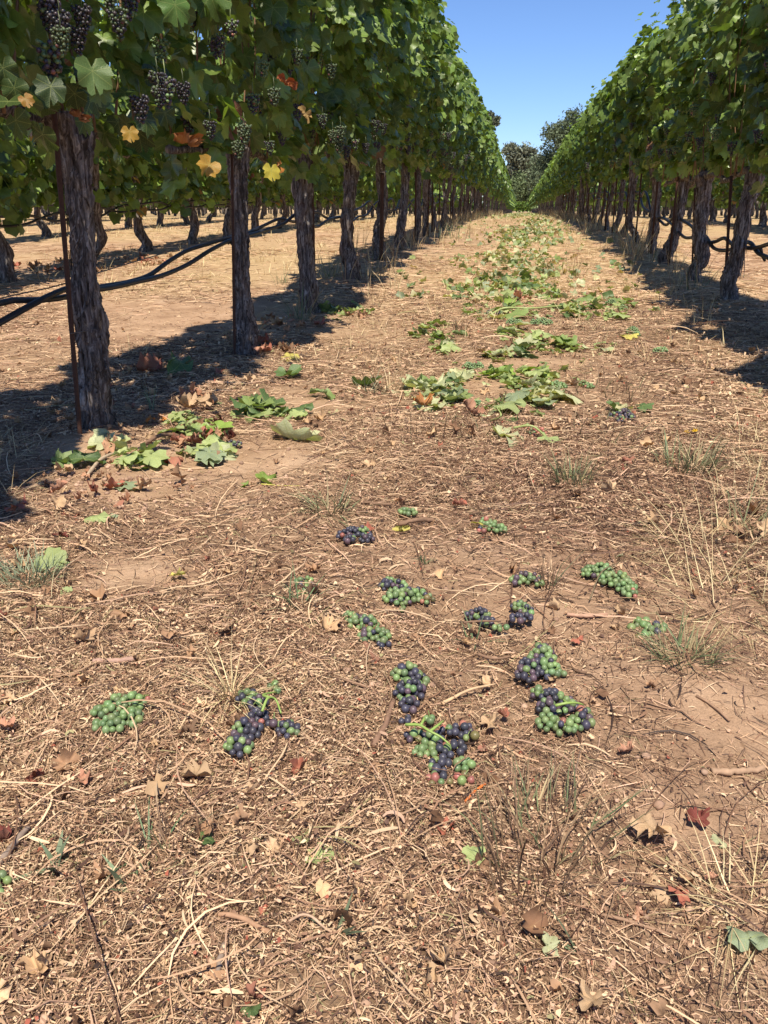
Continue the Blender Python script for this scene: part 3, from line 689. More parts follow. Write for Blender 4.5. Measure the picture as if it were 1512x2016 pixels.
# ------------------------------------------------------------------ stakes, wires, hoses
def stake(px0, px1, Y, rad, label, sides=8):
    a, b = on_y(*px0, Y), on_y(*px1, Y); b[2] = min(b[2], float(ground_z(b[0], b[1]))) - .05; root = empty('vine_stake', (b[0], b[1], float(ground_z(b[0], b[1], False))))
    o = np.array(root.location); d = a - b; P = np.array([b + d * t for t in np.linspace(0, 1.25, 26)]) - o
    rr_ = rad * (1 + .08 * np.sin(np.arange(26) * 2.1)); V, Fs = tube(P, rr_, sides); me = mesh('vine_stake', V, Fs, M_rust, smooth=sides > 5)
    obj('rod', me, root); tag(root, label, 'stake', 'stakes holding the vines')
    V, Fs = tube([P[9] + (0, -rad * 1.3, 0), P[9] + (rad * 2.5, -rad * 1.4, .004), P[9] + (rad * 6, rad * 2, .006), P[9] + (rad * 2, rad * 3, .002), P[9] + (-rad, 0, 0)], .0012, 5); obj('tie_wire', mesh('tie_wire', V, Fs, M_wire), root)
stake((113, 300), (158, 880), 2.15, .0068, 'thin rusty rod standing just left of the nearest left trunk')
stake((457, 340), (461, 716), 3.57, .0060, 'thin dark rod standing left of the second left trunk')
stake((612, 360), (618, 612), 5.02, .016, 'thick rusty steel post on the right side of the third left trunk', 4)
stake((752, 380), (750, 520), 7.5, .016, 'rusty post beside the fifth left trunk', 4)
stake((1437, 400), (1431, 560), 5.5, .009, 'dark rod standing left of the nearest right trunk')
stake((1367, 410), (1363, 552), 6.6, .007, 'dark rod just left of the second right trunk')
STK = [mesh('vine_stake', *tube([(0, 0, -.05), (0, 0, .6), (0, 0, 1.3)], .010, 6), M_rust)]
for X, ys, lab, grp in ((-1.2, LEFT[7:24], 'rusty stake beside a vine further up the left row', 'stakes further up the left row'), (1.25, RIGHT[5:24], 'rusty stake beside a vine further up the right row', 'stakes further up the right row')):
    for k_, Y in enumerate(ys):
        sd = 'left' if X < 0 else 'right'
        if k_ < 12: lab = f'rusty stake beside the {NTH[k_ + (6 if X < 0 else 2)]} trunk of the {sd} row'
        else: lab, grp = f'small far stake beside a distant vine of the {sd} row', f'far stakes of the {sd} row'
        o = obj('vine_stake', STK[0], None, Matrix.Translation((X + nr.uniform(-.05, .05), Y - .08, float(ground_z(X, Y, False)))) @ Matrix.Rotation(nr.normal(0, .03), 4, 'X')); tag(o, lab, 'stake', grp)

def hose(name, pts, rad, label, cat, group, mat=M_hose, sides=8, emit=0):
    P = np.array(pts); root = empty(name, P[0]); Q = smooth_path(P, min(900, len(P) * 8)); V, Fs = tube(Q - P[0], rad, sides); obj('pipe' if mat is M_hose else 'strand', mesh(name, V, Fs, mat, smooth=True), root)
    tag(root, label, cat, group)
    if emit:
        r = np.random.RandomState(len(pts)); k = 12
        while k < len(Q) - 3 and Q[k][1] < emit:
            v, f = tube([Q[k] - P[0] + (0, 0, .002), Q[k] - P[0] + (.012, 0, -rad * 1.3), Q[k] - P[0] + (.02, 0, -rad * 2.6)], [rad * .8, rad * .75, rad * .55], 7); obj('drip_emitter', mesh('drip_emitter', v, f, mat, smooth=True), root); k += 30
def cont(pts, X, ys, zc, amp, ph):
    out = list(pts)
    for i, Y in enumerate(ys):
        for fr in (0., .33, .66):
            y = Y + fr * 1.27
            if y <= out[-1][1] + .25: continue
            sag = amp * (math.sin(math.pi * fr) - .5) * (1 if (i + ph) % 2 else -1)
            out.append(np.array([X + .02 * math.sin(y * 3 + ph), y, float(ground_z(X, y, False)) + zc - sag]))
    return out
A1 = [(-60, 668), (0, 635), (50, 607), (100, 581), (133, 568), (193, 569), (267, 555), (317, 543), (367, 522), (417, 491), (460, 471), (487, 464), (527, 452), (559, 440), (587, 420), (600, 424), (618, 445), (646, 433), (678, 424)]
B1 = [(-60, 602), (0, 597), (20, 592), (67, 591), (127, 585), (160, 575), (193, 566), (250, 556), (293, 542), (333, 514), (367, 494), (400, 483), (460, 466), (483, 461), (519, 444), (551, 431), (583, 436), (600, 428), (618, 417), (646, 430), (674, 427)]
XL = -1.265
ext = LEFT[4:22]
hose('irrigation_hose', cont([on_x(x, y, XL) for x, y in A1], XL, ext, .42, .10, 0), .0088, 'lower black drip hose sagging between the left row trunks', 'hose', 'drip hoses', emit=9)
hose('irrigation_hose', cont([on_x(x, y, XL - .02) for x, y in B1], XL - .02, ext, .42, .10, 1), .0084, 'upper black drip hose crossing the nearest left trunk beside the lower one', 'hose', 'drip hoses', emit=9)
A2 = [(1560, 545), (1512, 507), (1493, 498), (1477, 478), (1460, 478), (1441, 480), (1427, 469), (1408, 476), (1389, 476), (1361, 445), (1345, 435), (1330, 425), (1312, 443), (1300, 435), (1290, 425)]
B2 = [(1560, 480), (1512, 481), (1493, 487), (1472, 488), (1455, 483), (1441, 490), (1422, 493), (1405, 488), (1389, 465), (1365, 467), (1350, 468), (1336, 457), (1324, 443), (1312, 433), (1300, 428), (1290, 431)]
XR = 1.315
hose('irrigation_hose', cont([on_x(x, y, XR) for x, y in A2], XR, [q + .2 for q in RIGHT[7:24]], .46, .12, 0), .0125, 'black drip hose looping high across the nearest right trunk', 'hose', 'drip hoses', emit=12)
hose('irrigation_hose', cont([on_x(x, y, XR - .01) for x, y in B2], XR - .01, [q + .2 for q in RIGHT[7:24]], .46, .12, 1), .0120, 'second black drip hose looping low between the right row trunks', 'hose', 'drip hoses', emit=12)
for X, y0, n_, nm in ((-3.62, 3.0, 22, 'left'), (3.72, 9., 14, 'right'), (-6.05, 5.5, 20, 'third')):
    for k in (0, 1):
        p = [np.array([X, y0, float(ground_z(X, y0, False)) + .40])]
        lb = {'left': 'thin drip hose running along the second left row behind the trunks', 'right': 'thin drip hose along the second right row', 'third': 'distant drip hose along the third left row'}[nm]
        hose('irrigation_hose', cont(p, X, [y0 + .6 + 1.27 * i for i in range(n_)], .42, .07, k), .010, lb, 'hose', 'drip hoses of the rows behind')
def wire(X, z, y0, y1, label, rad=.0016):
    ys = np.arange(y0, y1, 1.3); P = [np.array([X, y, float(ground_z(X, y, False)) + z + .01 * math.sin(y * 1.7)]) for y in ys]; hose('trellis_wire', P, rad, label, 'wire', 'trellis wires', M_wire, 5)
p = [on_x(x, y, -1.23) for x, y in [(-40, 600), (0, 588), (110, 563), (190, 538), (300, 505), (400, 478), (470, 462)]]
hose('trellis_wire', p, .0018, 'thin rusty wire strung low along the nearest left trunks', 'wire', 'trellis wires', M_wire, 5)
for X, z, nm in ((-1.2, .99, 'wire carrying the arms of the left row vines'), (1.25, .95, 'wire carrying the arms of the right row vines'), (-1.2, 1.42, 'upper wire hidden in the leaves of the left row'), (1.25, 1.4, 'upper wire hidden in the leaves of the right row')): wire(X, z, .3, 40, nm)

# ------------------------------------------------------------------ fallen bunches of grapes
BERRY_ME = mesh('grape', IC3[0], IC3[1], M_berry, smooth=True)
def ground_cluster(blobs, mix, label, seed, br=.0056, stem=None, single=True, hgt=1.0, name='grape_bunch'):
    r = np.random.RandomState(seed); cs = []
    for b in blobs:
        p, t = gpt(b[0], b[1]); rad = b[2] * t / F_ / 1.0; cs.append((p, rad, b[3] if len(b) > 3 else mix))
    c0 = np.mean([c[0] for c in cs], axis=0); gz0 = float(ground_z(c0[0], c0[1], False)); root = empty(name, (c0[0], c0[1], gz0)); tag(root, label, 'grapes', 'bunches of grapes lying on the ground')
    pts = []; mb = MB()
    for layer, tries in ((0, 500), (1, 400)):
        for p, rad, mx in cs:
            H = min(rad * 1.05, .034) * hgt
            for _ in range(int(tries * 1.5 * (rad / .012) ** 1.3) + 90):
                a = r.uniform(0, 6.283); q = rad * 1.12 * math.sqrt(r.uniform(0, 1)); s = br * r.uniform(.78, 1.16)
                top = H * math.sqrt(max(0, 1 - (q / rad / 1.12) ** 2)) ; z = s * .8 + (max(top - s, 0) * r.uniform(.75, 1.05) if layer == 0 else max(top - s, 0) * r.uniform(0, .8))
                c = np.array([p[0] + math.cos(a) * max(q - s * .5, 0), p[1] + math.sin(a) * max(q - s * .5, 0), 0]); c[2] = float(ground_z(c[0], c[1], False)) + z + .004
                if all((c[0] - d[0]) ** 2 + (c[1] - d[1]) ** 2 + (c[2] - d[2]) ** 2 > ((s + e) * .80) ** 2 for d, e in pts):
                    pts.append((c, s)); col = berry_col(r, mx); l = c - np.array(root.location)
                    if single: obj('grape', BERRY_ME, root, Matrix.Translation(l) @ Matrix.Rotation(r.uniform(0, 6), 4, 'X') @ Matrix.Diagonal((s * r.uniform(.9, 1.02), s * r.uniform(.92, 1.03), s * r.uniform(.98, 1.12), 1)), tuple(col))
                    else: mb.add(IC2[0] * s + l, IC2[1], col)
    if not single: obj('grapes', mb.mesh('grapes', M_berry, True), root)['kind'] = 'stuff'
    # stalks between the berries, and the cut stem
    ms = MB(); loc = np.array(root.location); ordr = [c[0] for c in cs]
    bones = [np.array([c[0], c[1], float(ground_z(c[0], c[1], False)) + .014]) - loc for c in ordr]
    
    for c, s in pts[::3]:
        l = c - loc; b = min(bones, key=lambda q: np.linalg.norm(q - l)); d_ = (b - l) / (np.linalg.norm(b - l) + 1e-6); V, Fs = tube([l + d_ * s * .9, l + d_ * (s + .004) + (0, 0, .001), l + d_ * (s + .009)], .0006, 4, False); ms.add(V, Fs, (.21, .29, .08))
    if stem:
        for line in stem:
            P = []
            for (x, y, dz) in line:
                p, t = gpt(x, y); p[2] += dz; P.append(p - loc)
            V, Fs = tube(smooth_path(np.array(P), 14), np.linspace(.0022, .0012, 14), 6); ms.add(V, Fs, (.24, .34, .08))
    obj('stalk', ms.mesh('stalk', M_stem, True), root)
G = (.97, .0, .03); GP = (.62, .36, .02); PG = (.28, .70, .02); PP = (.08, .90, .02); RD = (.15, .05, .80); OL = (.35, .15, .5)
ground_cluster([(198, 1412, 17), (235, 1402, 27), (262, 1398, 24), (258, 1428, 24), (225, 1437, 24), (285, 1388, 12, RD), (200, 1440, 14)], G, 'bright green bunch furthest left on the ground, few red berries at its top', 1)
ground_cluster([(488, 1383, 20, GP), (508, 1398, 18), (508, 1425, 22), (488, 1452, 28), (470, 1480, 26), (540, 1440, 14), (568, 1447, 22)], (.20, .78, .02), 'dark purple bunch with green stalk fork and green top berries, left of the middle', 2, stem=[[(518, 1438, .028), (532, 1420, .036), (542, 1415, .03), (555, 1432, .02)], [(532, 1420, .036), (520, 1405, .03), (535, 1390, .02), (545, 1378, .012)]])
ground_cluster([(538, 1362, 10, G), (548, 1376, 8, G)], G, 'few loose green berries on a thin stalk above the dark purple bunch', 3)
ground_cluster([(800, 1340, 27, GP), (822, 1352, 20), (808, 1375, 28), (790, 1378, 18), (805, 1402, 20)], (.38, .60, .02), 'upright oval bunch of mixed green and purple berries in the middle', 4)
ground_cluster([(800, 1432, 13, PP), (845, 1428, 11, G), (815, 1458, 17), (850, 1465, 22), (880, 1455, 18), (910, 1450, 20, PP), (925, 1458, 14), (830, 1490, 16, G), (868, 1492, 22), (895, 1485, 20, PP), (865, 1518, 20, PG), (912, 1518, 18, G), (860, 1545, 18, OL), (885, 1552, 12, OL), (915, 1548, 18, RD)], (.35, .62, .03),
               'largest loose bunch, thick green stalk across it, rotten red berries at its lower end', 5, hgt=.8, stem=[[(798, 1468, .03), (825, 1474, .034), (845, 1485, .034), (868, 1495, .03), (886, 1500, .022)], [(828, 1474, .034), (834, 1460, .034), (832, 1450, .026)], [(845, 1483, .033), (862, 1473, .034), (872, 1455, .026)]])
ground_cluster([(1066, 1286, 13, PG), (1068, 1305, 25, GP), (1045, 1325, 24, PP), (1035, 1340, 20, PP), (1075, 1330, 26, (.8, .2, 0)), (1095, 1335, 16, (.7, .3, 0))], GP, 'cone shaped bunch, purple on its left flank and green on the right', 6)
ground_cluster([(1062, 1378, 17, GP), (1085, 1388, 24, PG), (1080, 1408, 22, PG), (1115, 1400, 20, GP), (1078, 1436, 22, G), (1112, 1444, 22, (.8, .1, .1)), (1145, 1432, 22, (.45, .55, 0)), (1150, 1414, 14)], (.45, .5, .05), 'broad triangular bunch right of the middle, green stalks showing near its lower edge', 7, stem=[[(1090, 1428, .03), (1112, 1428, .034), (1132, 1424, .03), (1146, 1416, .022)], [(1112, 1428, .034), (1106, 1415, .03)]])
ground_cluster([(688, 1224, 15, G), (705, 1238, 20), (722, 1240, 22), (728, 1262, 20), (748, 1262, 20), (755, 1276, 13, PG)], (.66, .34, 0), 'long slanting bunch, green at its upper left end, dark berries along the middle', 8)
ground_cluster([(768, 1163, 20, PG), (785, 1165, 18, PG), (780, 1188, 24), (805, 1185, 22), (822, 1182, 18), (840, 1188, 14, RD), (793, 1210, 8, G)], GP, 'wide green and dark bunch above the long slanting one, brownish berries at its right end', 9)
ground_cluster([(592, 1160, 15), (606, 1155, 13), (612, 1165, 12, PG), (600, 1178, 14)], (.85, .15, 0), 'small green bunch half sunk in the straw left of the others', 10)
ground_cluster([(678, 1062, 14, PP), (695, 1058, 16), (712, 1058, 16, GP), (722, 1068, 14), (690, 1072, 12, PP)], PP, 'flat dark purple bunch lying behind the others with a red leaf at its edge', 11)
ground_cluster([(796, 1014, 11), (808, 1017, 12)], G, 'tiny green bunch resting behind a broken stick', 12)
ground_cluster([(956, 1034, 11, G), (968, 1046, 15), (984, 1052, 13), (950, 1050, 10, RD)], (.82, .16, .02), 'small green bunch with withered brown berries at its left side', 13)
ground_cluster([(1018, 1152, 15), (1034, 1150, 18), (1050, 1148, 13, PG), (1062, 1158, 8, G)], GP, 'round green and dark bunch beside a dry grass tuft', 14)
ground_cluster([(1163, 1136, 18), (1185, 1135, 20), (1200, 1150, 20), (1218, 1150, 20), (1232, 1165, 20), (1240, 1178, 14, (.7, 0, .3))], (.95, .03, .02), 'longest all green bunch on the right crossed by a dry stalk', 15, br=.0052)
ground_cluster([(926, 1222, 13), (945, 1222, 18), (958, 1232, 15), (978, 1248, 10, G), (994, 1248, 9, G)], PG, 'dark bunch lying behind a thin twig, green berries trailing to the right', 16)
ground_cluster([(1022, 1203, 15, GP), (1035, 1212, 15), (1018, 1228, 14, PP), (1036, 1226, 12, PP)], PG, 'compact bluish bunch standing apart just right of the twig', 17)
ground_cluster([(1243, 1248, 10, G), (1262, 1240, 16, G), (1280, 1256, 16), (1298, 1245, 14), (1256, 1270, 9, RD), (1270, 1268, 12, G)], (.75, .25, 0), 'loose bunch of large glossy green berries at the far right', 18, br=.0068)
ground_cluster([(1210, 826, 12), (1228, 822, 14), (1240, 828, 10, PG), (1222, 833, 10, GP)], PP, 'dark blue bunch with a curled leaf behind it on the right side of the lane', 19)
ground_cluster([(388, 902, 10), (396, 912, 9), (400, 895, 8)], G, 'small deep green bunch among the leaves near the nearest left trunk', 20, single=False)
ground_cluster([(458, 882, 10, PG), (470, 880, 7)], PG, 'little dark bunch beside the dark leaf pile right of the nearest left trunk', 21, single=False)
ground_cluster([(0, 1752, 20), (-8, 1768, 20)], G, 'green berries cut off by the left edge of the picture', 22)
ground_cluster([(922, 727, 11), (940, 727, 12)], G, 'neat green bunch lying alone in the middle of the lane', 23, single=False)
ground_cluster([(1008, 640, 11), (1020, 640, 9)], G, 'green bunch under the upright leaf in the middle leaf pile', 24, single=False)
ground_cluster([(1055, 640, 11), (1070, 640, 12), (1080, 640, 8)], G, 'wide green bunch right of the upright leaf', 25, single=False)
ground_cluster([(1245, 658, 12), (1252, 664, 8)], G, 'round green bunch with a pale leaf in front of it, right of the lane', 26, single=False)
ground_cluster([(1295, 697, 10), (1304, 694, 9)], G, 'small green bunch furthest right along the lane', 27, single=False)
ground_cluster([(1095, 763, 10), (1106, 766, 10)], G, 'green bunch touching the lime green leaf pile', 28, single=False)
ground_cluster([(1148, 760, 8), (1160, 766, 9)], G, 'little green bunch just right of the lime green leaf pile', 29, single=False)
ground_cluster([(1038, 850, 11), (1050, 856, 12), (1066, 856, 10), (1044, 862, 9)], RD, 'shrivelled reddish brown bunch on pale leaves', 30, single=False)
ground_cluster([(940, 800, 9), (944, 808, 8)], G, 'green berries peeping out behind the big flat leaf', 31, single=False)
ground_cluster([(1202, 600, 10), (1226, 612, 9)], G, 'green bunch tangled in the cut shoot pile', 32, single=False)
ground_cluster([(962, 622, 9), (980, 620, 9)], GP, 'dull green bunch under the long cut shoot', 33, single=False)

# ------------------------------------------------------------------ fallen leaves
FL = []
for k in range(10):
    r = np.random.RandomState(200 + k); V, F, U = leaf_geo(r, 2, r.uniform(-.3, .5), r.uniform(-.3, .5), r.uniform(.06, .16), [.2, .6, .9, 1.2, .1, .7, 1.5, -.8, 1.0, .4][k], .034)
    V[:, 2] *= .62; V = V - np.array([V[:, 0].mean(), V[:, 1].mean(), V[:, 2].min()]); FL.append(mesh('fallen_leaf', V, F, M_fallen, uv=U, smooth=True))
FD = []
for k in range(8):
    r = np.random.RandomState(220 + k); V, F, U = leaf_geo(r, 2, r.uniform(-.6, .6), r.uniform(-.5, .9), .16, [.7, 1.1, .9, 1.4, .5, -.8, 1.0, 1.7][k], .045)
    V = V - np.array([V[:, 0].mean(), V[:, 1].mean(), V[:, 2].min()]); FD.append(mesh('dry_leaf', V, F, M_dry, uv=U, smooth=True))
COL = {'dk': (.085, .14, .045), 'green': (.20, .27, .085), 'light': (.34, .40, .16), 'pale': (.46, .47, .27), 'lime': (.25, .36, .07), 'yel': (.56, .48, .12), 'cream': (.50, .46, .25),
       'red': (.38, .13, .085), 'salmon': (.50, .25, .16), 'maroon': (.17, .045, .035), 'orange': (.48, .19, .05), 'tan': (.50, .34, .20), 'brown': (.22, .12, .07), 'grey': (.24, .29, .17)}
WORD = {'dk': 'dark green', 'green': 'green', 'light': 'light green', 'pale': 'pale green', 'lime': 'lime green', 'yel': 'yellow', 'cream': 'cream', 'red': 'red brown', 'salmon': 'salmon coloured', 'maroon': 'maroon', 'orange': 'orange', 'tan': 'tan', 'brown': 'brown', 'grey': 'greyish green'}
def fallen(px, py, wpx, col, where, group='fallen vine leaves', tilt=.25, rs_=None, lift=.004, ready=None, yaw=None, joined=False):
    r = rs_ or np.random.RandomState(int(px * 7 + py)); p, t = gpt(px, py); s = wpx * t / F_ * .98
    dry = col in ('red', 'salmon', 'maroon', 'orange', 'tan', 'brown'); me = (FD if dry else FL)[r.randint(8 if dry else 10)]
    c = np.array(COL[col]) * r.uniform(.85, 1.15)
    flip = r.uniform() < .3
    M_ = Matrix.Translation((p[0], p[1], p[2] + lift + s * (.05 if flip else 0))) @ Matrix.Rotation(r.uniform(0, 6.28) if yaw is None else yaw, 4, 'Z') @ Matrix.Rotation(r.normal(0, tilt), 4, 'X') @ Matrix.Rotation(r.normal(0, tilt) + (math.pi if flip else 0), 4, 'Y')
    if joined:
        vv = np.zeros(len(me.vertices) * 3, np.float32); me.vertices.foreach_get('co', vv); vv = vv.reshape(-1, 3); A = np.array(M_ @ Matrix.Scale(s, 4)); fi = (FDF if dry else FLF)
        HEAP[dry].add(vv @ A[:3, :3].T + A[:3, 3], fi, c); return
    o = obj('fallen_leaf', me, None, M_ @ Matrix.Scale(s, 4), tuple(c))
    tag(o, ready or (WORD[col] + ' vine leaf ' + where), 'leaf', group)
    return o
ONE = [(640, 1592, 56, 'pale', 'piece lying alone below the largest grape bunch'), (752, 1634, 58, 'pale', 'scrap lying flat right below the largest loose bunch'), (932, 1700, 54, 'light', 'scrap lying right of centre near the bottom'),
       (632, 1702, 52, 'light', 'scrap beside a tan chip near the bottom'), (598, 1662, 40, 'light', 'narrow scrap just above the one with a tan chip'), (533, 1706, 28, 'green', 'tiny scrap at the end of a pale stalk'),
       (487, 1708, 26, 'dk', 'tiny scrap left of the pale stalk'), (410, 1666, 40, 'dk', 'scrap lying in the straw at lower left'), (1080, 1878, 46, 'pale', 'scrap near the bottom right of centre'),
       (1412, 1662, 34, 'pale', 'small scrap on the bare soil at lower right'), (1470, 1872, 74, 'grey', 'curled at the lower right edge'), (1372, 1622, 44, 'maroon', 'curled on the soil at right'),
       (1255, 1796, 55, 'salmon', 'scrap under dry grass at lower right'), (875, 1646, 40, 'red', 'scrap beside a broken stalk'), (1402, 1743, 26, 'salmon', 'tiny scrap at lower right'), (1335, 1776, 44, 'red', 'crumpled at lower right'),
       (168, 1546, 36, 'salmon', 'scrap left of centre below the green bunch'), (1290, 1672, 80, 'tan', 'large and crumpled, torn lengthwise at right'), (1300, 1755, 70, 'tan', 'long curled strip hanging below the large tan one'), (385, 1535, 56, 'tan', 'torn flat below the dark purple bunch'), (850, 1950, 60, 'tan', 'curled at the bottom edge'),
       (1160, 1985, 60, 'tan', 'torn at the very bottom right of centre'), (1030, 1110, 34, 'cream', 'scrap above the round green and dark bunch'), (940, 1038, 24, 'yel', 'tiny scrap left of the small green bunch'), (1090, 1345, 24, 'tan', 'chip beside the cone shaped bunch'),
       (970, 1432, 44, 'tan', 'torn scrap right of the largest bunch'), (990, 1418, 22, 'red', 'tiny scrap right of the largest bunch'), (1235, 1487, 30, 'salmon', 'chip right of the triangular bunch'), (1140, 1275, 24, 'red', 'chip between the right hand bunches'),
       (105, 1112, 60, 'light', 'large and torn by the grey weeds at left'), (130, 1170, 24, 'light', 'scrap below the torn one at left'), (40, 1250, 22, 'dk', 'tiny scrap in the grey weeds'), (195, 1036, 46, 'light', 'narrow and upright left of centre'), (212, 1030, 40, 'grey', 'folded beside the narrow upright one'),
       (42, 1020, 46, 'red', 'at the left edge below the shade'), (137, 1028, 40, 'red', 'crumpled left of the narrow green pair'), (14, 1050, 32, 'red', 'cut by the left edge'), (122, 1070, 32, 'maroon', 'crumpled above the grey weeds'), (216, 1005, 54, 'red', 'lying open below the near left trunk'),
       (228, 968, 42, 'red', 'standing on edge beside a curled green one'), (256, 965, 52, 'grey', 'curled beside a red one below the near left trunk'), (352, 1140, 32, 'yel', 'curled alone left of centre'), (475, 958, 34, 'lime', 'standing upright on the pale soil'), (524, 955, 50, 'lime', 'lying flat beside the upright lime one'), (500, 962, 26, 'orange', 'between the two lime ones'),
       (618, 980, 36, 'cream', 'scrap right of the lime pair'), (582, 872, 92, 'pale', 'very large and wilted, alone left of the lane middle'), (350, 733, 85, 'dk', 'large in the shade between the first and second left trunks'), (300, 735, 50, 'red', 'lying in the shade between the first and second left trunks'),
       (570, 742, 52, 'dk', 'folded below the second left trunk'), (573, 712, 38, 'yel', 'bright beside the second left trunk'), (634, 786, 54, 'green', 'rolled and standing between the left piles'), (676, 812, 50, 'cream', 'torn just right of the rolled one'), (720, 764, 60, 'dk', 'shrivelled on a grey tuft'),
       (960, 832, 84, 'green', 'biggest flat leaf, veins showing, in the central pile'), (1000, 818, 66, 'light', 'flat beside the biggest one'), (925, 820, 42, 'salmon', 'left of the biggest flat leaf'), (990, 862, 56, 'pale', 'folded in front of the biggest flat leaf'), (1050, 878, 90, 'pale', 'long and rolled below the shrivelled red bunch'),
       (1082, 872, 44, 'light', 'upright at the right end of the rolled one'), (1056, 822, 32, 'green', 'standing above the shrivelled red bunch'), (1008, 835, 34, 'dk', 'dark and small right of the biggest flat leaf'), (1212, 812, 46, 'dk', 'curled behind the dark blue bunch'), (1225, 812, 40, 'cream', 'folded on the dark blue bunch'), (1270, 806, 34, 'dk', 'standing right of the dark blue bunch'),
       (1030, 705, 56, 'dk', 'bluish one facing up in the middle of the lane'), (1028, 690, 46, 'dk', 'standing behind the bluish one'), (970, 702, 44, 'light', 'left of the bluish one'), (1016, 628, 54, 'green', 'upright over the green bunches'), (1240, 668, 34, 'yel', 'in front of the round green bunch right of the lane'),
       (905, 1000, 26, 'red', 'chip behind the bunches'), (725, 1048, 26, 'red', 'bright chip behind the flat purple bunch'), (1340, 704, 26, 'salmon', 'alone at the right side of the lane'), (1500, 895, 60, 'red', 'at the right edge in the middle'), (1288, 615, 26, 'light', 'furthest right of the lane pile'), (1270, 1035, 26, 'pale', 'scrap in pale grass at right'),
       (1218, 1105, 22, 'pale', 'tip standing above the long green bunch'), (790, 1048, 34, 'yel', 'shrivelled below the broken stick'), (1215, 1245, 22, 'tan', 'chip left of the far right bunch'), (10, 1440, 34, 'salmon', 'chip at the left edge below centre'), (10, 1665, 40, 'maroon', 'at the left edge near the bottom'), (600, 1610, 30, 'tan', 'chip near the lone pale green piece'),
       (760, 1905, 26, 'salmon', 'chip at the bottom centre'), (545, 1755, 20, 'red', 'chip at lower left of centre'), (500, 2010, 40, 'dk', 'scrap cut by the bottom edge')]
for px, py, wp, c, wh in ONE: fallen(px, py, wp, c, wh)
FLF = leaf_geo(np.random.RandomState(1), 2)[1]; FDF = FLF; HEAP = {True: MB(), False: MB()}
def pile(cx, cy, rx, ry, n, cols, size, where, seed, group):
    r = np.random.RandomState(seed)
    for k in range(int(n * 2.3 + .5) if n > 3 else n):
        a = r.uniform(0, 6.283); q = math.sqrt(r.uniform(0, 1)); c = cols[r.randint(len(cols))]
        fallen(cx + math.cos(a) * q * rx * 1.2, cy + math.sin(a) * q * ry * 1.25, size * 1.12 * (r.uniform(.65, 1.05) if k < n * .75 else r.uniform(.3, .6)), c, where, group, .25, r, lift=.003 + .010 * r.uniform(), joined=k >= max(1, n * .75) and n > 3)
GN = ['dk', 'green', 'green', 'light', 'pale']
pile(150, 912, 24, 12, 3, ['dk', 'green'], 60, 'at the very foot of the nearest left trunk', 1, 'leaf heap at the trunk foot')
pile(225, 888, 30, 11, 6, ['pale', 'salmon', 'pale'], 60, 'just right of the foot of the nearest left trunk', 2, 'leaves right of the trunk foot')
pile(275, 908, 46, 15, 10, ['light', 'green', 'dk', 'pale'], 58, 'in the green heap right of the nearest left trunk', 3, 'green heap near the trunk')
pile(338, 908, 8, 4, 1, ['red'], 48, 'dropped between green heaps near the first trunk', 4, 'red leaf between heaps')
pile(405, 897, 42, 14, 6, ['pale', 'light', 'grey'], 62, 'around the small deep green bunch', 5, 'leaves around the deep green bunch')
pile(230, 960, 130, 40, 12, ['red', 'salmon', 'tan', 'salmon'], 34, 'scattered below the foot of the nearest left trunk', 41, 'brown leaves below the trunk foot')
pile(560, 640, 60, 14, 8, ['salmon', 'red', 'tan'], 28, 'scattered between the second and third left trunks', 42, 'brown leaves between trunks')
pile(1000, 740, 150, 60, 14, ['light', 'green', 'pale', 'tan'], 26, 'scattered thinly about the lane heaps', 43, 'thin scatter of leaves')
pile(310, 836, 14, 8, 3, ['orange', 'red'], 28, 'at the edge of the shade beside the first trunk', 6, 'orange leaves at the shade edge')
pile(385, 842, 52, 24, 14, ['green', 'light', 'light', 'lime'], 48, 'in the mixed heap left of the dark heap', 7, 'mixed heap')
pile(395, 862, 54, 20, 13, ['salmon', 'maroon', 'red', 'salmon'], 36, 'scattered through the mixed heap', 8, 'mixed heap')
pile(390, 800, 30, 12, 6, ['salmon', 'red', 'tan'], 38, 'along the shade edge above the mixed heap', 9, 'red leaves above the heap')
pile(424, 796, 8, 4, 1, ['dk'], 36, 'standing on edge above the mixed heap', 10, 'dark leaf above the heap')
pile(490, 815, 40, 14, 6, ['dk', 'green', 'dk'], 62, 'in the long dark heap right of the mixed heap', 11, 'long dark heap')
pile(560, 820, 34, 9, 5, ['green', 'light', 'dk'], 52, 'at the right end of the long dark heap', 12, 'end of the dark heap')
pile(655, 622, 26, 12, 8, ['green', 'light', 'dk'], 36, 'by the third left trunk at the lane edge', 13, 'leaves by the third trunk')
pile(710, 618, 24, 12, 6, ['light', 'green', 'salmon'], 32, 'right of those by the third left trunk', 14, 'leaves beyond the third trunk')
pile(530, 690, 60, 10, 6, ['red', 'brown', 'salmon'], 30, 'dropped along the foot of the second left trunk', 31, 'brown leaves by the second trunk')
pile(850, 785, 46, 26, 16, ['pale', 'grey', 'green', 'pale'], 52, 'in the wilted heap left of the biggest flat leaf', 15, 'wilted heap')
pile(890, 775, 28, 22, 8, ['dk', 'grey', 'pale'], 50, 'at the dark right half of the wilted heap', 16, 'dark half of the wilted heap')
pile(835, 798, 14, 14, 3, ['orange', 'red'], 34, 'among the wilted heap', 17, 'orange leaves in the wilted heap')
pile(915, 752, 32, 9, 7, ['grey', 'pale', 'cream'], 42, 'shrivelled in the strip left of the lime heap', 18, 'shrivelled strip')
pile(965, 744, 10, 4, 2, ['lime'], 42, 'glowing left of the lime heap', 19, 'glowing leaves')
pile(1035, 750, 50, 14, 13, ['lime', 'light', 'green'], 50, 'in the lime green heap across the lane', 20, 'lime heap')
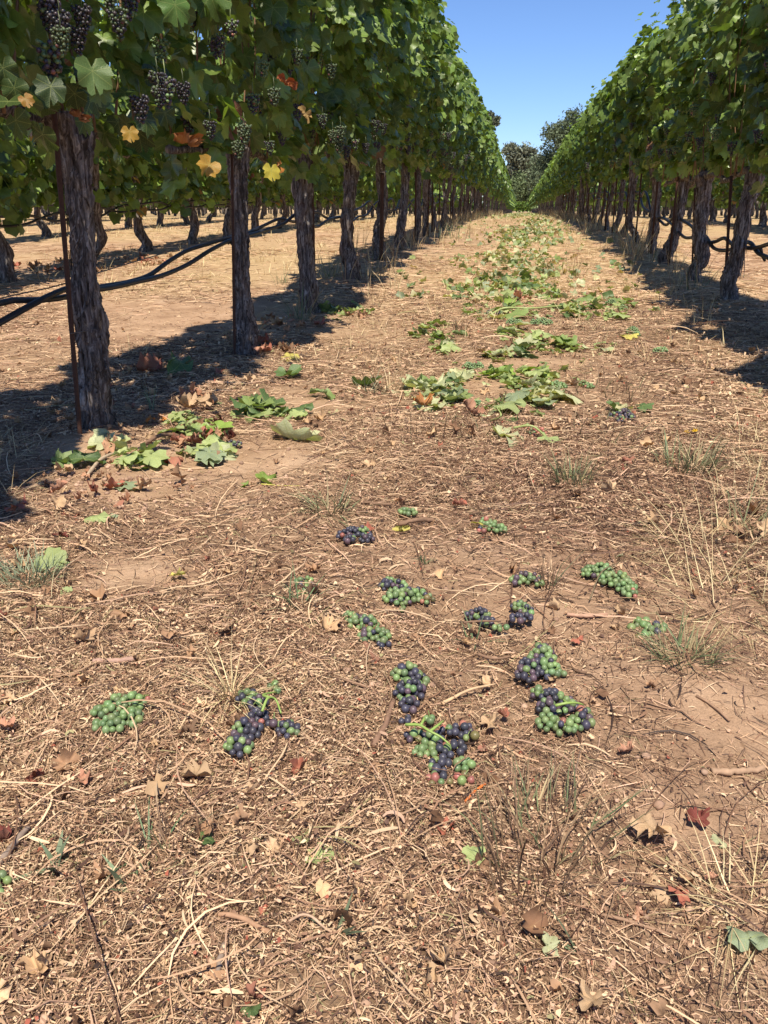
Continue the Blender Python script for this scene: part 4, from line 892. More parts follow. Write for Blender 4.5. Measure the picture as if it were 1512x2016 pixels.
pile(1062, 782, 48, 18, 13, ['pale', 'grey', 'pale', 'cream'], 58, 'in the wilted grey heap below the lime heap', 21, 'grey heap')
pile(965, 806, 30, 12, 5, GN, 42, 'behind the biggest flat leaf', 22, 'leaves behind the biggest one')
pile(1010, 668, 36, 14, 8, ['light', 'green', 'pale'], 46, 'just nearer than the two green bunches', 23, 'leaves near the two green bunches')
pile(1080, 684, 34, 12, 8, ['light', 'green', 'dk'], 46, 'right of the bluish leaf in the lane', 24, 'leaves right of the bluish one')
pile(985, 702, 22, 10, 4, ['light', 'pale'], 42, 'left of the bluish leaf in the lane', 25, 'leaves left of the bluish one')
pile(960, 612, 50, 20, 16, ['light', 'pale', 'dk', 'green', 'cream'], 36, 'at the left end of the long cut shoot', 26, 'heap at the shoot left end')
pile(1050, 590, 60, 16, 14, ['light', 'lime', 'green', 'dk'], 38, 'above the middle of the long cut shoot', 27, 'heap above the shoot')
pile(1185, 610, 58, 18, 24, ['green', 'green', 'light', 'dk'], 36, 'in the thick heap at the right end of the cut shoot', 28, 'heap at the shoot right end')
pile(1110, 618, 30, 8, 6, ['dk', 'pale', 'light'], 32, 'between the two ends of the cut shoot', 29, 'middle of the shoot')
pile(858, 660, 42, 14, 12, ['light', 'green', 'dk'], 34, 'in the heap at the left side of the lane', 30, 'left lane heap')
pile(870, 690, 26, 8, 5, ['light', 'green'], 34, 'below the heap at the left side of the lane', 32, 'below the left lane heap')
pile(1000, 562, 60, 8, 12, ['dk', 'green', 'light'], 30, 'in the dark band behind the cut shoot', 33, 'dark band of leaves')
pile(1020, 598, 12, 5, 2, ['salmon'], 30, 'crumpled among the green behind the shoot', 34, 'salmon leaves behind the shoot')
pile(1160, 690, 50, 8, 5, ['pale', 'light', 'grey'], 30, 'scattered right of the bluish leaf, further off', 35, 'thin scatter')
pile(1050, 622, 60, 8, 5, GN, 32, 'over the middle green bunches', 36, 'over the green bunches')
pile(95, 470 + 60, 90, 12, 14, ['salmon', 'red', 'tan'], 22, 'dropped under the second left row', 37, 'leaves under the second left row')
pile(300, 515, 60, 8, 10, ['salmon', 'red', 'tan'], 20, 'dropped beyond the hose under the second left row', 38, 'leaves beyond the hose')
for dry_ in (True, False):
    nm = 'dry_leaf_scraps' if dry_ else 'green_leaf_scraps'; tag(obj(nm, HEAP[dry_].mesh(nm, M_dry if dry_ else M_fallen, True)), 'small torn leaves filling the heaps of cut leaves', kind='stuff')
# the long cut shoot in the leaf heaps, and other stems
def stem_obj(name, pts, r0, r1, label, cat, mat=M_stem, col=(.30, .34, .12), lift=.01, group=None, sides=7):
    P = []
    for q in pts:
        p, t = gpt(q[0], q[1]); p[2] += lift + (q[2] if len(q) > 2 else 0); P.append(p)
    P = np.array(P); n = 4 * len(P) + 4; Q = smooth_path(P, n); r = np.random.RandomState(int(pts[0][0])); rad = np.linspace(r0, r1, n) * (1 + .09 * r.normal(0, 1, n)); Q = Q + r.normal(0, r0 * .10, Q.shape) * (cat == 'twig')
    V, Fs = tube(Q - P[0], rad, sides); o = obj(name, mesh(name, V, Fs, mat, np.tile(col, (len(V), 1)), smooth=True), None, Matrix.Translation(P[0])); tag(o, label, cat, group); return o
stem_obj('cut_shoot', [(960, 628), (990, 622, .03), (1040, 622, .03), (1090, 614, .02), (1140, 604), (1180, 598, .02)], .006, .004, 'long pale green cut shoot lying across the leaf heaps', 'vine shoot')
stem_obj('cut_shoot', [(1010, 862, .02), (1045, 866, .03), (1075, 868)], .004, .003, 'short green shoot on the rolled pale leaf', 'vine shoot')
stem_obj('leaf_stalk', [(515, 962), (560, 965), (590, 966)], .0016, .001, 'thin yellow leaf stalk right of the lime pair', 'stalk', col=(.5, .45, .1))
stem_obj('cut_shoot', [(965, 865 - 30), (985, 850, .04), (975, 838, .05)], .003, .002, 'curved stalk arching beside the biggest flat leaf', 'vine shoot', col=(.3, .36, .12))
BRN = (.20, .12, .075); TAN_ = (.46, .30, .18); GRY = (.24, .18, .14)
TW = [([(785, 1037), (820, 1034, .006), (855, 1030)], .006, .005, BRN, 'thick broken stick under the tiny green bunch'), ([(760, 1420 + 70), (745, 1450), (775, 1385), (783, 1392 - 4)], .0001, .0001, BRN, None),
      ([(735, 1480), (755, 1440), (775, 1390)], .0045, .004, (.22, .13, .085), 'flat brown stick left of the middle bunch'), ([(185, 1308), (225, 1308), (268, 1307)], .0045, .004, (.38, .24, .18), 'pinkish stick lying level left of centre'),
      ([(1115, 1218), (1155, 1220), (1195, 1216)], .0035, .003, (.40, .24, .16), 'reddish stick lying level between the right hand bunches'), ([(912, 1247, .012), (945, 1245, .014), (985, 1240, .01)], .002, .0016, BRN, 'thin twig lying across the dark bunch'),
      ([(1275, 918), (1310, 927), (1345, 934)], .007, .005, TAN_, 'brown stick lying at the right of the lane'), ([(915, 928), (960, 928), (1010, 928)], .004, .003, BRN, 'long thin stick right of lane centre'), ([(420, 1812), (465, 1825, .004), (535, 1850)], .0026, .003, (.34, .2, .12), 'bent brown twig at lower left'),
      ([(430, 1925), (436, 1895), (442, 1868)], .003, .0028, GRY, 'short grey stick pointing away at the bottom'), ([(915, 1588), (935, 1570), (955, 1555)], .0018, .0016, (.60, .16, .04), 'bright orange chip of stem below the red berries'),
      ([(400, 1400 + 350), (420, 1740), (500, 1690), (560, 1660)], .0001, .0001, BRN, None), ([(540, 1808), (570, 1880), (610, 1960), (640, 1985)], .0010, .0008, (.13, .09, .06), 'thin dark curved rootlet at the bottom'),
      ([(550, 1840), (600, 1825, .01), (660, 1845), (690, 1815)], .0016, .001, (.45, .30, .2), 'twisted pinkish tendril at the bottom'), ([(170, 945), (205, 915, .01), (255, 890)], .0045, .004, (.40, .30, .2), 'straight pale stick at the foot of the nearest left trunk'),
      ([(280, 882), (320, 868, .01), (360, 862)], .006, .005, BRN, 'thick brown stick right of the nearest left trunk'), ([(310, 835), (345, 815)], .004, .003, TAN_, 'pale stick at the edge of the shade'), ([(0, 1715), (45, 1655), (60, 1640)], .004, .003, GRY, 'grey stick at the left edge near the bottom'),
      ([(1200, 1500), (1230, 1480), (1290, 1455)], .0001, .0001, BRN, None), ([(940, 1300 - 5), (970, 1305), (1005, 1302)], .0025, .002, BRN, 'stick just left of the cone shaped bunch'), ([(718, 1262 + 12), (735, 1300), (745, 1310)], .0045, .004, (.24, .12, .08), 'dark splinter at the end of the long slanting bunch'),
      ([(700, 1280), (720, 1320), (730, 1340)], .003, .003, BRN, 'dark splinter below the long slanting bunch'), ([(1400, 1528), (1440, 1530), (1500, 1525)], .005, .004, (.34, .22, .14), 'broken piece of bark at the right edge'), ([(690, 985), (720, 995), (770, 1000)], .004, .003, BRN, 'thin brown stick behind the bunches'),
      ([(870, 1395), (925, 1370, .004), (975, 1355)], .0028, .0014, (.56, .38, .22), 'pale splintered stick pointing at the middle bunch'), ([(1160, 1190), (1185, 1150, .022), (1215, 1135, .02)], .0014, .001, (.16, .12, .07), 'dry stalk crossing the longest green bunch')]
for pts, r0, r1, c, lb in TW:
    if lb: stem_obj('twig', pts, r0, r1, lb, 'twig', M_twig, c, .006, 'sticks and twigs on the ground')
# random small twigs as litter stuff
r = np.random.RandomState(55); mb = MB()
for _ in range(650):
    x, y = in_view(r, 1, .3, 4.5, .2, 1.2); x, y = float(x[0]), float(y[0])
    if r.uniform() > float(thick(x, y)): continue
    L = r.uniform(.03, .11) * (1 + .2 * y); a = r.uniform(0, 6.28); k = r.normal(0, .35); t = np.linspace(-.5, .5, 5); an = a + k * t
    px = x + L * t * np.cos(an) + L * r.normal(0, .035, 5); py = y + L * t * np.sin(an) + L * r.normal(0, .035, 5); V, Fs = tube(np.column_stack([px, py, ground_z(px, py) + r.uniform(.0005, .006, 5)]), r.uniform(.0007, .0021) * (1 + .15 * y) * r.uniform(.6, 1.2, 5), 5)
    mb.add(V, Fs, np.array([BRN, (.34, .21, .13), (.26, .16, .10), (.14, .085, .055)][r.randint(4)]) * r.uniform(.7, 1.2))
tag(obj('twig_litter', mb.mesh('twig_litter', M_twig, True)), 'many little twigs and bark splinters in the straw', kind='stuff')

# loose carpet of cut leaves further up the lane
r = np.random.RandomState(66); mb = MB(); allv = [leaf_geo(np.random.RandomState(700 + k), 1, r.uniform(-.3, .5), r.uniform(-.3, .4), .12, r.choice([0, .4, .8])) for k in range(6)]
n = 4600; y = 5.6 * (60 / 5.6) ** r.uniform(0, 1, n) ** 1.15; x = r.normal(.02, .36, n)
k = r.uniform(0, 1, n) < np.clip(.14 + .5 * wave(WT, x * 1.4, y * .5) + .025 * (y - 8), .04, 1); x, y = x[k], y[k]; ok = abs(x) < .95; x, y = x[ok], y[ok]
side = r.uniform(0, 1, len(x)) < .12; x = np.where(side, r.uniform(-1., 1., len(x)), x)
ci = r.choice(10, len(x)); cc = np.array([COL[q] for q in ['dk', 'green', 'green', 'grey', 'light', 'grey', 'pale', 'pale', 'cream', 'tan']])[ci] * r.uniform(.7, 1.1, (len(x), 1))
for v in range(6):
    V, F, U = allv[v]; ii = np.arange(len(x))[v::6]; m_ = len(ii); s = r.uniform(.025, .070, m_) * (1 + .010 * y[ii])
    N_ = np.stack([r.normal(0, .5, m_), r.normal(0, .5, m_), np.ones(m_)], -1); N_ /= np.linalg.norm(N_, axis=1)[:, None]; T = r.normal(0, 1, (m_, 3)); T -= (T * N_).sum(1)[:, None] * N_; T /= np.linalg.norm(T, axis=1)[:, None]; B = np.cross(T, N_)
    P = np.stack([x[ii], y[ii], ground_z(x[ii], y[ii]) + s * .28], -1)
    W = P[:, None] + s[:, None, None] * (V[None, :, 0:1] * B[:, None] + V[None, :, 1:2] * T[:, None] + V[None, :, 2:3] * N_[:, None])
    mb.add(W.reshape(-1, 3), (F[None] + (np.arange(m_) * len(V))[:, None, None]).reshape(-1, 3), np.repeat(cc[ii], len(V), axis=0), np.tile(U, (m_, 1)))
tag(obj('cut_leaf_carpet', mb.mesh('cut_leaf_carpet', M_fallen, True)), 'carpet of cut green leaves up the middle of the lane', kind='stuff')

# ------------------------------------------------------------------ grass
def blades(r, x, y, n, spread, h0, h1, wd, lean, cols, seg=4, curv=1.2):
    """n blades around (x, y) rising and bending outwards"""
    a = r.uniform(0, 6.283, n); q = spread * np.sqrt(r.uniform(0, 1, n)); bx = x + np.cos(a) * q; by = y + np.sin(a) * q
    az = a + r.normal(0, .7, n); H = r.uniform(h0, h1, n); l0 = np.abs(r.normal(lean, lean * .5, n)); k = r.uniform(0, curv, n)
    s = np.linspace(0, 1, seg + 1)[None]; pit = l0[:, None] + k[:, None] * s
    st = (H / seg)[:, None]; dh = np.sin(pit) * st; dz = np.cos(pit) * st
    hx = np.concatenate([np.zeros((n, 1)), np.cumsum(dh[:, :-1], 1)], 1); hz = np.concatenate([np.zeros((n, 1)), np.cumsum(dz[:, :-1], 1)], 1)
    px = bx[:, None] + np.cos(az)[:, None] * hx; py = by[:, None] + np.sin(az)[:, None] * hx
    pz = ground_z(bx, by)[:, None] + hz - .003; g = ground_z(px, py) + .002; pz = np.maximum(pz, g)
    ta = az + 1.57 + r.normal(0, .6, n); w_ = (wd * r.uniform(.6, 1.2, n))[:, None] / 2 * np.clip(1.05 - s ** 2, .06, 1)
    ox, oy = np.cos(ta)[:, None] * w_, np.sin(ta)[:, None] * w_
    V = np.stack([np.stack([px - ox, py - oy, pz], -1), np.stack([px + ox, py + oy, pz], -1)], 2).reshape(-1, 3)
    b = np.arange(n)[:, None] * (2 * (seg + 1)) + np.arange(seg)[None] * 2; Fq = np.stack([b, b + 1, b + 3, b + 2], -1).reshape(-1, 4)
    c = np.array(cols)[r.randint(0, len(cols), n)] * r.uniform(.75, 1.2, (n, 1)); return V, Fq, np.repeat(c, 2 * (seg + 1), axis=0)
DG = [(.60, .46, .26), (.42, .29, .16), (.25, .16, .09), (.52, .38, .22)]; GG = [(.14, .18, .085), (.20, .23, .11), (.42, .33, .18), (.28, .24, .13)]; GY = [(.62, .50, .27), (.70, .58, .33), (.48, .36, .19)]; PL = [(.13, .19, .09), (.18, .24, .12)]; BW = [(.16, .10, .065), (.24, .15, .09), (.36, .24, .14), (.13, .14, .07)]
TUFT = [(1075, 1660, 90, .075, .04, .11, .0022, .4, GG + BW, 'big half green half dry tuft at lower right'), (1040, 1720, 46, .05, .05, .14, .002, .2, BW, 'stiff dry brown stalks left of the big tuft'), (1125, 955, 100, .045, .05, .11, .0026, .4, GG, 'grey green tuft behind the bunches right of centre'), (1355, 925, 130, .07, .05, .12, .003, .55, GG, 'spreading grey green tuft beside the brown stick'),
        (650, 1012, 70, .045, .05, .10, .003, .75, GG, 'dull green tuft left of the tiny green bunch'), (1345, 1318, 110, .04, .04, .10, .0022, .6, GG, 'dark tangled tuft at right below the far right bunch'), (1078, 1158, 34, .014, .06, .12, .0016, .45, BW, 'brown spiky tuft right of the round green and dark bunch'), (590, 1205, 16, .02, .05, .09, .003, .75, PL, 'broad bladed tuft under the small green bunch'),
        (840, 1110, 14, .012, .02, .05, .003, .4, PL, 'little green tuft in the middle litter'), (935, 1260, 10, .015, .03, .06, .003, .7, PL, 'curved grey green blades under the dark bunch'), (290, 1690, 12, .02, .03, .07, .003, .7, PL, 'green blades in the straw at lower left'), (455, 1395 - 20, 80, .012, .06, .13, .0018, 1.15, GY, 'flattened star of dry grass between the two left bunches'), (340, 1650 + 30, 20, .02, .03, .07, .0018, .5, BW, 'small tuft at lower left'),
        (1440, 1230 - 40, 130, .11, .08, .22, .0015, 1.2, GY, 'tangle of long pale grass at the right edge'), (1380, 1085, 110, .10, .08, .2, .0016, 1.2, GY, 'tangle of pale grass right of the green bunch'), (1490, 1050, 50, .07, .08, .18, .0022, .8, GG, 'grey green grass at the right edge'), (1480, 1800, 90, .05, .05, .14, .0014, 1.2, GY, 'loose pale grass fan at the lower right edge'),
        (905, 655, 20, .03, .06, .12, .004, .3, BW, 'sparse dry tuft beside the lane heap'), (480, 690, 26, .05, .10, .26, .004, .35, GG, 'tall green grass between second and third left trunks'), (590, 560 + 70, 30, .06, .12, .28, .004, .35, GG, 'grass clump left of the third left trunk'), (655, 545, 36, .10, .10, .26, .006, .5, GG, 'green grass clump behind the fourth left trunk'), (700, 500, 26, .10, .25, .5, .004, .12, GG, 'tall seeding grass right of the fourth left trunk'),
        (730, 590, 30, .10, .08, .22, .004, .4, DG, 'dry grass at the lane edge beyond the third left trunk'), (1250, 500, 60, .14, .18, .42, .005, .35, GY, 'tall dry grass clump at the right lane edge'), (1120, 545, 60, .16, .12, .26, .005, .4, DG, 'dry brown grass patch in the right half of the lane'), (1190, 770, 46, .16, .05, .12, .003, .3, BW, 'thin brown stalks right of the lime heap'), (1180, 850, 40, .14, .04, .10, .0026, .35, BW, 'thin brown stalks by the dark blue bunch'),
        (940, 850, 30, .10, .04, .10, .0026, .4, BW, 'thin dry stalks left of the biggest flat leaf'), (840, 850, 40, .12, .04, .12, .0026, .4, BW, 'thin brown stalks under the wilted heap'), (770, 770, 24, .05, .06, .14, .003, .3, DG, 'single dry tuft left of the wilted heap'), (1240, 790, 5, .012, .06, .10, .004, .1, BW, 'two stub stalks at the right'), (1375, 640, 8, .06, .12, .25, .003, .15, GY, 'few bent stems in the right row shade'),
        (60, 1135, 260, .05, .02, .07, .002, .6, [(.20, .25, .15), (.28, .32, .2)], 'grey green fuzzy weed at the left edge'), (700, 945, 30, .04, .02, .06, .003, .8, BW, 'flattened dull tuft behind the bunches'), (725, 772, 24, .05, .05, .12, .004, .9, [(.3, .32, .2), (.2, .24, .14)], 'wilted grey weed under the shrivelled dark leaf'), (300, 812, 10, .012, .07, .13, .003, .15, [(.2, .26, .16)], 'small feathery weed at the shade edge'),
        (1400, 560, 12, .05, .08, .2, .003, .4, BW, 'dry stalks at the foot of the second right trunk'), (250, 700, 26, .10, .05, .15, .003, .5, GY, 'pale dry grass behind the nearest left trunk'), (1455, 1000, 40, .08, .06, .14, .0018, .8, GY, 'pale grass wisps beside the grey green grass'), (900, 470, 36, .2, .15, .3, .006, .3, GG, 'green weed at the left lane edge far up'), (560, 560, 24, .09, .05, .18, .004, .4, GG, 'low weeds behind the second left trunk')]
for k, (px, py, n_, sp_, h0, h1, wd, ln, cl, lb) in enumerate(TUFT):
    r = np.random.RandomState(900 + k); p, t = gpt(px, py); V, Fq, C = blades(r, p[0], p[1], n_, sp_, h0, h1, wd, ln, cl); V = V - p
    tag(obj('grass_tuft' if 'weed' not in lb else 'weed', mesh('grass_tuft', V, Fq, M_grass, C), None, Matrix.Translation(p)), lb, 'grass tuft' if 'weed' not in lb else 'weed', 'grass tufts and weeds')
# plantain-like broad leaves
for k, (px, py, lb) in enumerate([(105, 1715, 'broad bladed plant with a few upright leaves at lower left'), (250, 1745, 'broad bladed plant lying flat at lower left'), (1140, 1880, 'single broad upright blade near the bottom right of centre'), (660, 1840, 'small broad bladed sprout at the bottom')]):
    r = np.random.RandomState(950 + k); p, t = gpt(px, py); mbp = MB()
    for j in range([7, 4, 2, 5][k]):
        V, Fq, C = blades(r, p[0], p[1], 1, .006, .025, .06, .007, .8, [(.20, .26, .15), (.15, .19, .11)], 6, .7); mbp.add(V - p, Fq, C)
    tag(obj('broadleaf_weed', mbp.mesh('broadleaf_weed', M_grass), None, Matrix.Translation(p)), lb, 'weed', 'broad leaved weeds')
def grass_field(name, label, seed, spots, cols, h, wd, n_each=7, lean=.45):
    r = np.random.RandomState(seed); mb = MB()
    for x, y in spots:
        sc = 1 + .04 * y; V, Fq, C = blades(r, x, y, n_each, .05 * sc, h[0], h[1], wd * sc, lean, cols, 3); mb.add(V, Fq, C)
    tag(obj(name, mb.mesh(name, M_grass)), label, kind='stuff')
r = np.random.RandomState(71)
sp = [(r.uniform(-.9, 1.05), 3.5 + 26 * r.uniform() ** 1.5) for _ in range(850)]; sp = [(x, y) for x, y in sp if r.uniform() < .25 + .6 * abs(x)]
grass_field('lane_stubble', 'short dry stubble standing along the lane', 72, sp, DG + GY, (.03, .12), .0028)
sp = [(s * 1.22 + r.normal(0, .14) - .1 * s, 6 + 40 * r.uniform() ** 1.2) for s in (-1, 1) for _ in range(150)]
grass_field('row_edge_grass', 'dry grass standing along the feet of both rows', 73, sp, GY + DG + GG[:1], (.10, .30), .004, 9, .3)
sp = [(r.uniform(-9, -1.5), 2.5 + 24 * r.uniform() ** 1.1) for _ in range(1700)] + [(r.uniform(1.6, 8), 5 + 24 * r.uniform()) for _ in range(500)]
sp = [(x, y) for x, y in sp if r.uniform() < np.clip(.35 + .5 * float(wave(WL, x, y)) + .5 * max(0, (abs(x + 3.65) < .5)) , .05, 1)]
grass_field('alley_dry_grass', 'pale dry grass in the alleys behind the rows', 74, sp, GY + DG[:1], (.03, .13), .004, 8, .6)
sp = [(r.uniform(.38, .75) + .1 * y, y) for y in r.uniform(.7, 2.6, 260)] + [(.25 + r.uniform(0, .25) + .15 * y, y) for y in r.uniform(.45, .9, 60)] + [(-.75 - .3 * y + r.normal(0, .1), y) for y in r.uniform(1.2, 2.2, 50)]
grass_field('pale_wisps', 'pale wispy grass at both sides of the litter', 75, sp, GY, (.03, .12), .0013, 9, .95)
# fallen straw in the alleys
r = np.random.RandomState(76); mb = MB(); n = 26000
y = 2.0 + 16 * r.uniform(0, 1, n) ** 1.3; x = np.where(r.uniform(0, 1, n) < .75, -1.45 - r.uniform(0, 1, n) * (1.2 + .55 * y), 1.5 + r.uniform(0, 1, n) * (.8 + .3 * y)); kk = r.uniform(0, 1, n) < np.clip(.5 + .45 * wave(WD, x, y), .1, 1); x, y = x[kk], y[kk]
V, Fq, _ = straws(r, x, y, r.uniform(.03, .11, len(x)) * (1 + .05 * y), r.uniform(.0016, .0030, len(x)) * (1 + .1 * y), r.uniform(0, .008, len(x)), .05, .9, PAL, [1 / 7.] * 7, 2)
c = np.array(PAL)[pick_w(r, np.full(len(x), .7))] * r.uniform(.8, 1.2, (len(x), 1)); mb.add(V, Fq, np.repeat(c, 6, axis=0))
tag(obj('alley_straw', mb.mesh('alley_straw', M_straw)), 'thin straw lying on the sand of the alleys', kind='stuff')
# clods of soil
r = np.random.RandomState(81); mb = MB()
for _ in range(900):
    if r.uniform() < .45: p, t = gpt(r.uniform(60, 420), r.uniform(870, 1010)); x, y = p[0], p[1]
    else: x, y = in_view(r, 1, .35, 4, .1); x, y = float(x[0]), float(y[0])
    s = r.uniform(.002, .0075); V = IC1[0] * r.uniform(.7, 1.2, (len(IC1[0]), 1)) * s; V[:, 2] *= .7; mb.add(V + (x, y, float(ground_z(x, y)) + s * .3), IC1[1], np.array([(.44, .29, .20), (.36, .23, .155), (.30, .19, .13)][r.randint(3)]) * r.uniform(.8, 1.15))
tag(obj('soil_crumbs', mb.mesh('soil_crumbs', simple('clod', .95, .1, 300, .3))), 'crumbs of soil near the trunk and in the litter', kind='stuff')
# yellow flower
p, t = gpt(1358, 862); root = empty('dandelion', p); tag(root, 'small yellow flower head lying open at the right of the lane', 'flower')
for dx, dz in ((-.012, .012), (.012, .018)):
    r = np.random.RandomState(int(dz * 1000)); V, Fq, C = blades(r, 0, 0, 26, .001, .010, .014, .005, 1.1, [(.75, .52, .03), (.7, .42, .02)], 2, .5); V[:, 2] += -ground_z(0, 0) + dz; V[:, 0] += dx
    obj('petals', mesh('petals', V, Fq, M_grass, C), root)
    V, Fs = tube([(dx, 0, dz), (dx * 1.4, .003, dz * .5), (dx * 2, .004, 0)], .0012, 5); obj('stem', mesh('stem', V, Fs, M_stem, np.tile((.2, .25, .1), (len(V), 1))), root)

# single leaves and bunches that stand out in the left row
def hang(px, py, X, wpx, colr, label, seed, up=0.):
    r = np.random.RandomState(seed); p = on_x(px, py, X); t = np.linalg.norm(p - np.array([0, 0, CAM_Z])); s = wpx * t / F_ * 1.15
    return p, s, r
NEARV = [o for o in scn.objects if o.name.startswith('grapevine') and o.type == 'EMPTY'][:7]
def attach(px, py, X, wpx, colr, label, seed, dry=False, wild=False):
    p, s, r = hang(px, py, X, wpx, colr, label, seed); root = min(NEARV, key=lambda o: abs(o.location.y - p[1]))
    N_ = np.array([.6, -.75, .25]) + r.normal(0, .6 if wild else .12, 3); N_ /= np.linalg.norm(N_); T = np.array([0, 0, -1.]) + r.normal(0, .3, 3); T -= (T @ N_) * N_; T /= np.linalg.norm(T); B = np.cross(T, N_)
    o = obj('leaf', (FD if dry else LEAVES2)[r.randint(8)], root, rot_align(B, T, N_, p - np.array(root.location) , s * .82), tuple(q * .62 for q in colr))  # colour scaled down, so the canopy's shade is painted into these leaves
    if not wild: o['label'] = label
for a in [(500, 838 / 1, 0, 0, 0, 0, 0)][:0]: pass
attach(182, 140, -.90, 62, (.16, .26, .07), 'pale sunlit leaf', 1); attach(195, 180, -.90, 40, (.2, .3, .1), 'sunlit leaf with brown margin', 2)  # sunlight on these two is put into their lighter tints
for k_ in range(26): attach(rs.uniform(5, 340), rs.uniform(120, 270), rs.uniform(-1.12, -.98), rs.uniform(36, 58), tuple(np.array([.075, .13, .03]) * rs.uniform(.6, 1.3)), 'shaded leaf', 3000 + k_, wild=True)  # dark tint paints these leaves as shaded
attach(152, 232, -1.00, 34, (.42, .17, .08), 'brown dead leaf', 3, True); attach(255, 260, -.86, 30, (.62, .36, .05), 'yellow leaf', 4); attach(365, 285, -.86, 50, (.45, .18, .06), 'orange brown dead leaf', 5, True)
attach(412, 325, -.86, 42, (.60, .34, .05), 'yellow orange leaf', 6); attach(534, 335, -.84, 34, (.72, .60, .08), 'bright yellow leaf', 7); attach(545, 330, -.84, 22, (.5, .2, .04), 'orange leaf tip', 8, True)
attach(562, 165, -.84, 36, (.48, .15, .06), 'rust red dead leaf', 9, True); attach(345, 10, -.84, 55, (.16, .30, .06), 'large sunlit leaf', 10); attach(598, 226, -.84, 28, (.5, .33, .12), 'tan leaf', 11, True); attach(100, 170, -.9, 50, (.05, .09, .02), 'dark shaded leaf', 12); attach(50, 195, -.9, 24, (.5, .25, .04), 'orange leaf', 13)  # sunlit leaf tinted lighter and shaded leaf darker, painted light and shade
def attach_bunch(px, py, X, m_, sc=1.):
    p = on_x(px, py, X); root = min(NEARV, key=lambda o: abs(o.location.y - p[1])); obj('grape_cluster', BUNCH[m_], root, Matrix.Translation(p + np.array([0, 0, .06]) - np.array(root.location)) @ Matrix.Scale(sc * .64, 4), (.40, .40, .40))  # grey tint darkens the berries to stand for deep canopy shade
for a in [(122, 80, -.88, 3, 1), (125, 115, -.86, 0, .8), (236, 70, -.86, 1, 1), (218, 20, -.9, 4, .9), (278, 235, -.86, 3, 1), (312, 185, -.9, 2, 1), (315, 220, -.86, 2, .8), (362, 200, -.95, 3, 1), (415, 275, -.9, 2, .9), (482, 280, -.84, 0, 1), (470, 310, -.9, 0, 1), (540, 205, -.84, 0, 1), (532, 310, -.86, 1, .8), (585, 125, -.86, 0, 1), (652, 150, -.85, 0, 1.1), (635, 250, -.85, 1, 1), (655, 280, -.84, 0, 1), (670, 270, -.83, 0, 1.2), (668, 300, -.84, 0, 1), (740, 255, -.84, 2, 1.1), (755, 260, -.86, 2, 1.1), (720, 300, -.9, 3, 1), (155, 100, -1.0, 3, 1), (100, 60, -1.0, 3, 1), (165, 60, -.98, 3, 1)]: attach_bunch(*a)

# ------------------------------------------------------------------ trees beyond the rows
M_treeleaf = simple('tree_leaf', .6, .25, trans=.15); M_treebark = simple('tree_bark', .9, .1, 6, .4, .5, .05, base=(.14, .11, .085))
def tree(name, px, top_py, Y, width, label, blobs, col, seed, base_z=None, nl=13000, ls=.32, cat='tree', asp=1.):
    r = np.random.RandomState(seed); p = on_y(px, 400, Y); top = on_y(px, top_py, Y)[2]; gz = float(ground_z(p[0], Y, False)); H = top - gz
    root = empty(name, (p[0], Y, gz)); tag(root, label, cat, 'trees beyond the vineyard')
    tm = MB(); V, Fs = tube(smooth_path(np.array([(0, 0, -.3), (.1, 0, H * .2), (-.1, .1, H * .45), (.2, 0, H * .8)]), 14), np.linspace(H * .03, H * .008, 14), 9); tm.add(V, Fs)
    V3, F3 = [], []; pts = []
    for (bx, bz, br_) in blobs:
        c = np.array([bx * width, r.uniform(-.25, .25) * width, bz * H]); R0 = br_ * width
        V, Fs = tube(smooth_path(np.array([(0, 0, H * .18 + r.uniform(0, .2) * H * bz), c * (.5, .5, .7), c]), 6), np.linspace(H * .014, H * .004, 6), 6); tm.add(V, Fs)
        nb = int(nl / len(blobs))
        # sub clumps on the shell of each blob
        for _ in range(12):
            d = r.normal(0, 1, 3); d /= np.linalg.norm(d); cc = c + d * R0 * r.uniform(.5, 1.) * (1, 1, asp); q = cc + r.normal(0, 1, (nb // 12, 3)) * R0 * .27; pts.append(q)
    obj('trunk', tm.mesh('trunk', M_treebark, True), root)
    P = np.concatenate(pts); n = len(P); A = r.normal(0, 1, (n, 3)); A /= np.linalg.norm(A, axis=1)[:, None]; B = np.cross(A, r.normal(0, 1, (n, 3))); B /= np.linalg.norm(B, axis=1)[:, None]; s = (ls * r.uniform(.5, 1.3, n))[:, None]
    V = np.stack([P - A * s, P + B * s * .45, P + A * s, P - B * s * .45], 1).reshape(-1, 3); F = np.arange(4 * n).reshape(-1, 4); C = np.array(col) * r.uniform(.6, 1.4, (n, 1)); obj('crown', mesh('crown', V, F, M_treeleaf, np.repeat(C, 4, axis=0)), root)['kind'] = 'stuff'
tree('eucalyptus_tree', 1024, 288, 235, 10., 'tall grey green eucalyptus at the end of the lane with gaps in its crown', [(0, .62, .34), (-.28, .90, .17), (0, .86, .22), (.30, .80, .19), (-.15, .70, .26), (.2, .62, .24), (-.1, .5, .26), (.42, .66, .10), (0, .40, .22)], (.17, .185, .125), 1, ls=.42)
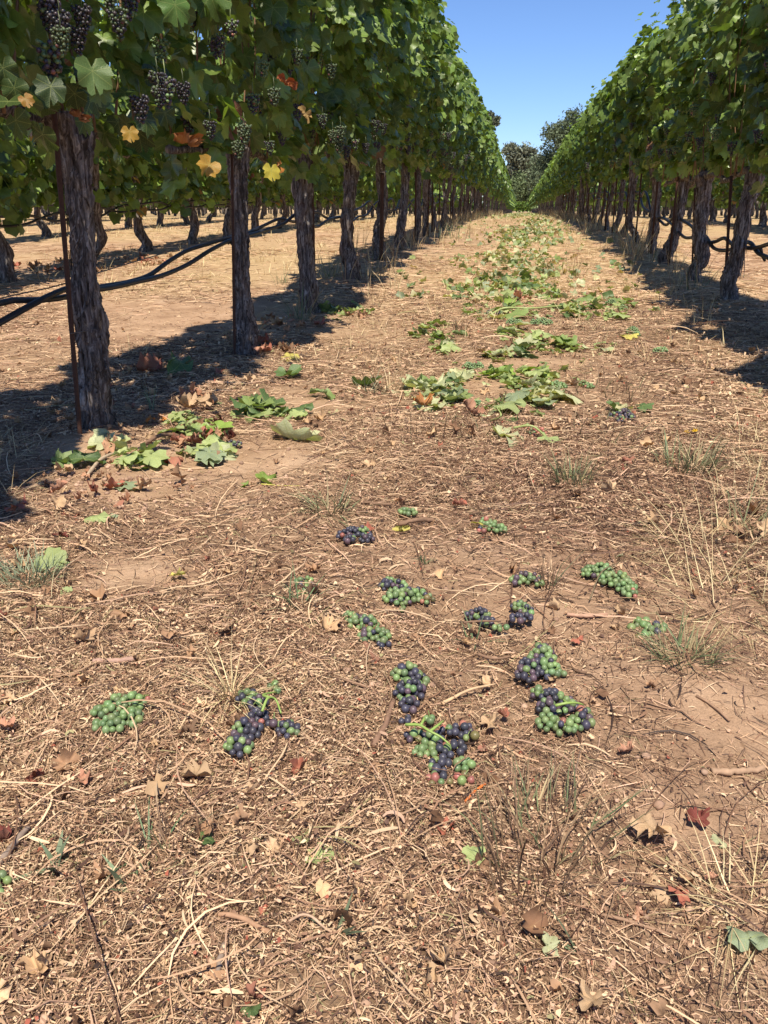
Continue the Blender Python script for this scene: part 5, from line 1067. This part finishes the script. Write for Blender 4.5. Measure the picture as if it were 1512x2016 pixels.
tree('oak_tree', 1012, 352, 205, 9., 'round oak standing in front of the eucalyptus', [(-.2, .72, .28), (.15, .78, .26), (.35, .6, .24), (-.35, .5, .26), (0, .45, .32), (.3, .35, .25)], (.13, .165, .07), 2, ls=.34)
tree('oak_tree', 1052, 348, 200, 9., 'darker oak to the right of the round one', [(-.2, .66, .28), (.2, .78, .24), (.42, .55, .2), (-.3, .45, .26), (.1, .4, .32)], (.115, .15, .065), 3, ls=.34)
tree('dark_tree', 1122, 222, 160, 13., 'big dark tree rising behind the right vine row', [(-.10, .88, .16), (.1, .92, .16), (-.28, .74, .18), (.05, .75, .24), (.3, .78, .2), (-.36, .58, .17), (0, .55, .28), (-.42, .42, .17), (-.1, .35, .28), (.3, .5, .28), (-.46, .3, .14)], (.115, .145, .08), 4, nl=18000, ls=.27)
tree('small_conifer', 1064, 335, 170, 2.2, 'thin pointed young tree left of the big dark tree', [(0, .9, .12), (0, .75, .2), (0, .58, .3), (0, .4, .36), (0, .25, .4)], (.07, .095, .055), 5, nl=2500, ls=.22)
tree('dark_tree', 938, 222, 120, 7., 'tree almost hidden behind the left vine row, one branch tip showing', [(.18, .96, .08), (.30, .90, .07), (0, .9, .14), (-.2, .8, .2), (.1, .7, .2), (0, .5, .3)], (.12, .135, .085), 6, nl=7000, ls=.22)
# low bushes closing the view beyond the rows on both sides
r = np.random.RandomState(91); mb = MB()
for k in range(130):
    cx = -270 + k * 3.4; cz = float(ground_z(cx, 245)); R0 = r.uniform(3, 7)
    P = np.array([cx, 245 + r.uniform(-6, 6), cz + R0 * .6]) + r.normal(0, 1, (150, 3)) * R0 * .5; n = 150; A = r.normal(0, 1, (n, 3)); A /= np.linalg.norm(A, axis=1)[:, None]; B = np.cross(A, r.normal(0, 1, (n, 3))); B /= np.linalg.norm(B, axis=1)[:, None]
    V = np.stack([P - A * .9, P + B * .5, P + A * .9, P - B * .5], 1).reshape(-1, 3); mb.add(V, np.arange(4 * n).reshape(-1, 4), np.repeat(np.array([.055, .07, .035]) * r.uniform(.6, 1.3, (n, 1)), 4, axis=0))
tag(obj('distant_treeline', mb.mesh('distant_treeline', M_treeleaf)), 'far off line of trees behind the vineyard', kind='stuff')
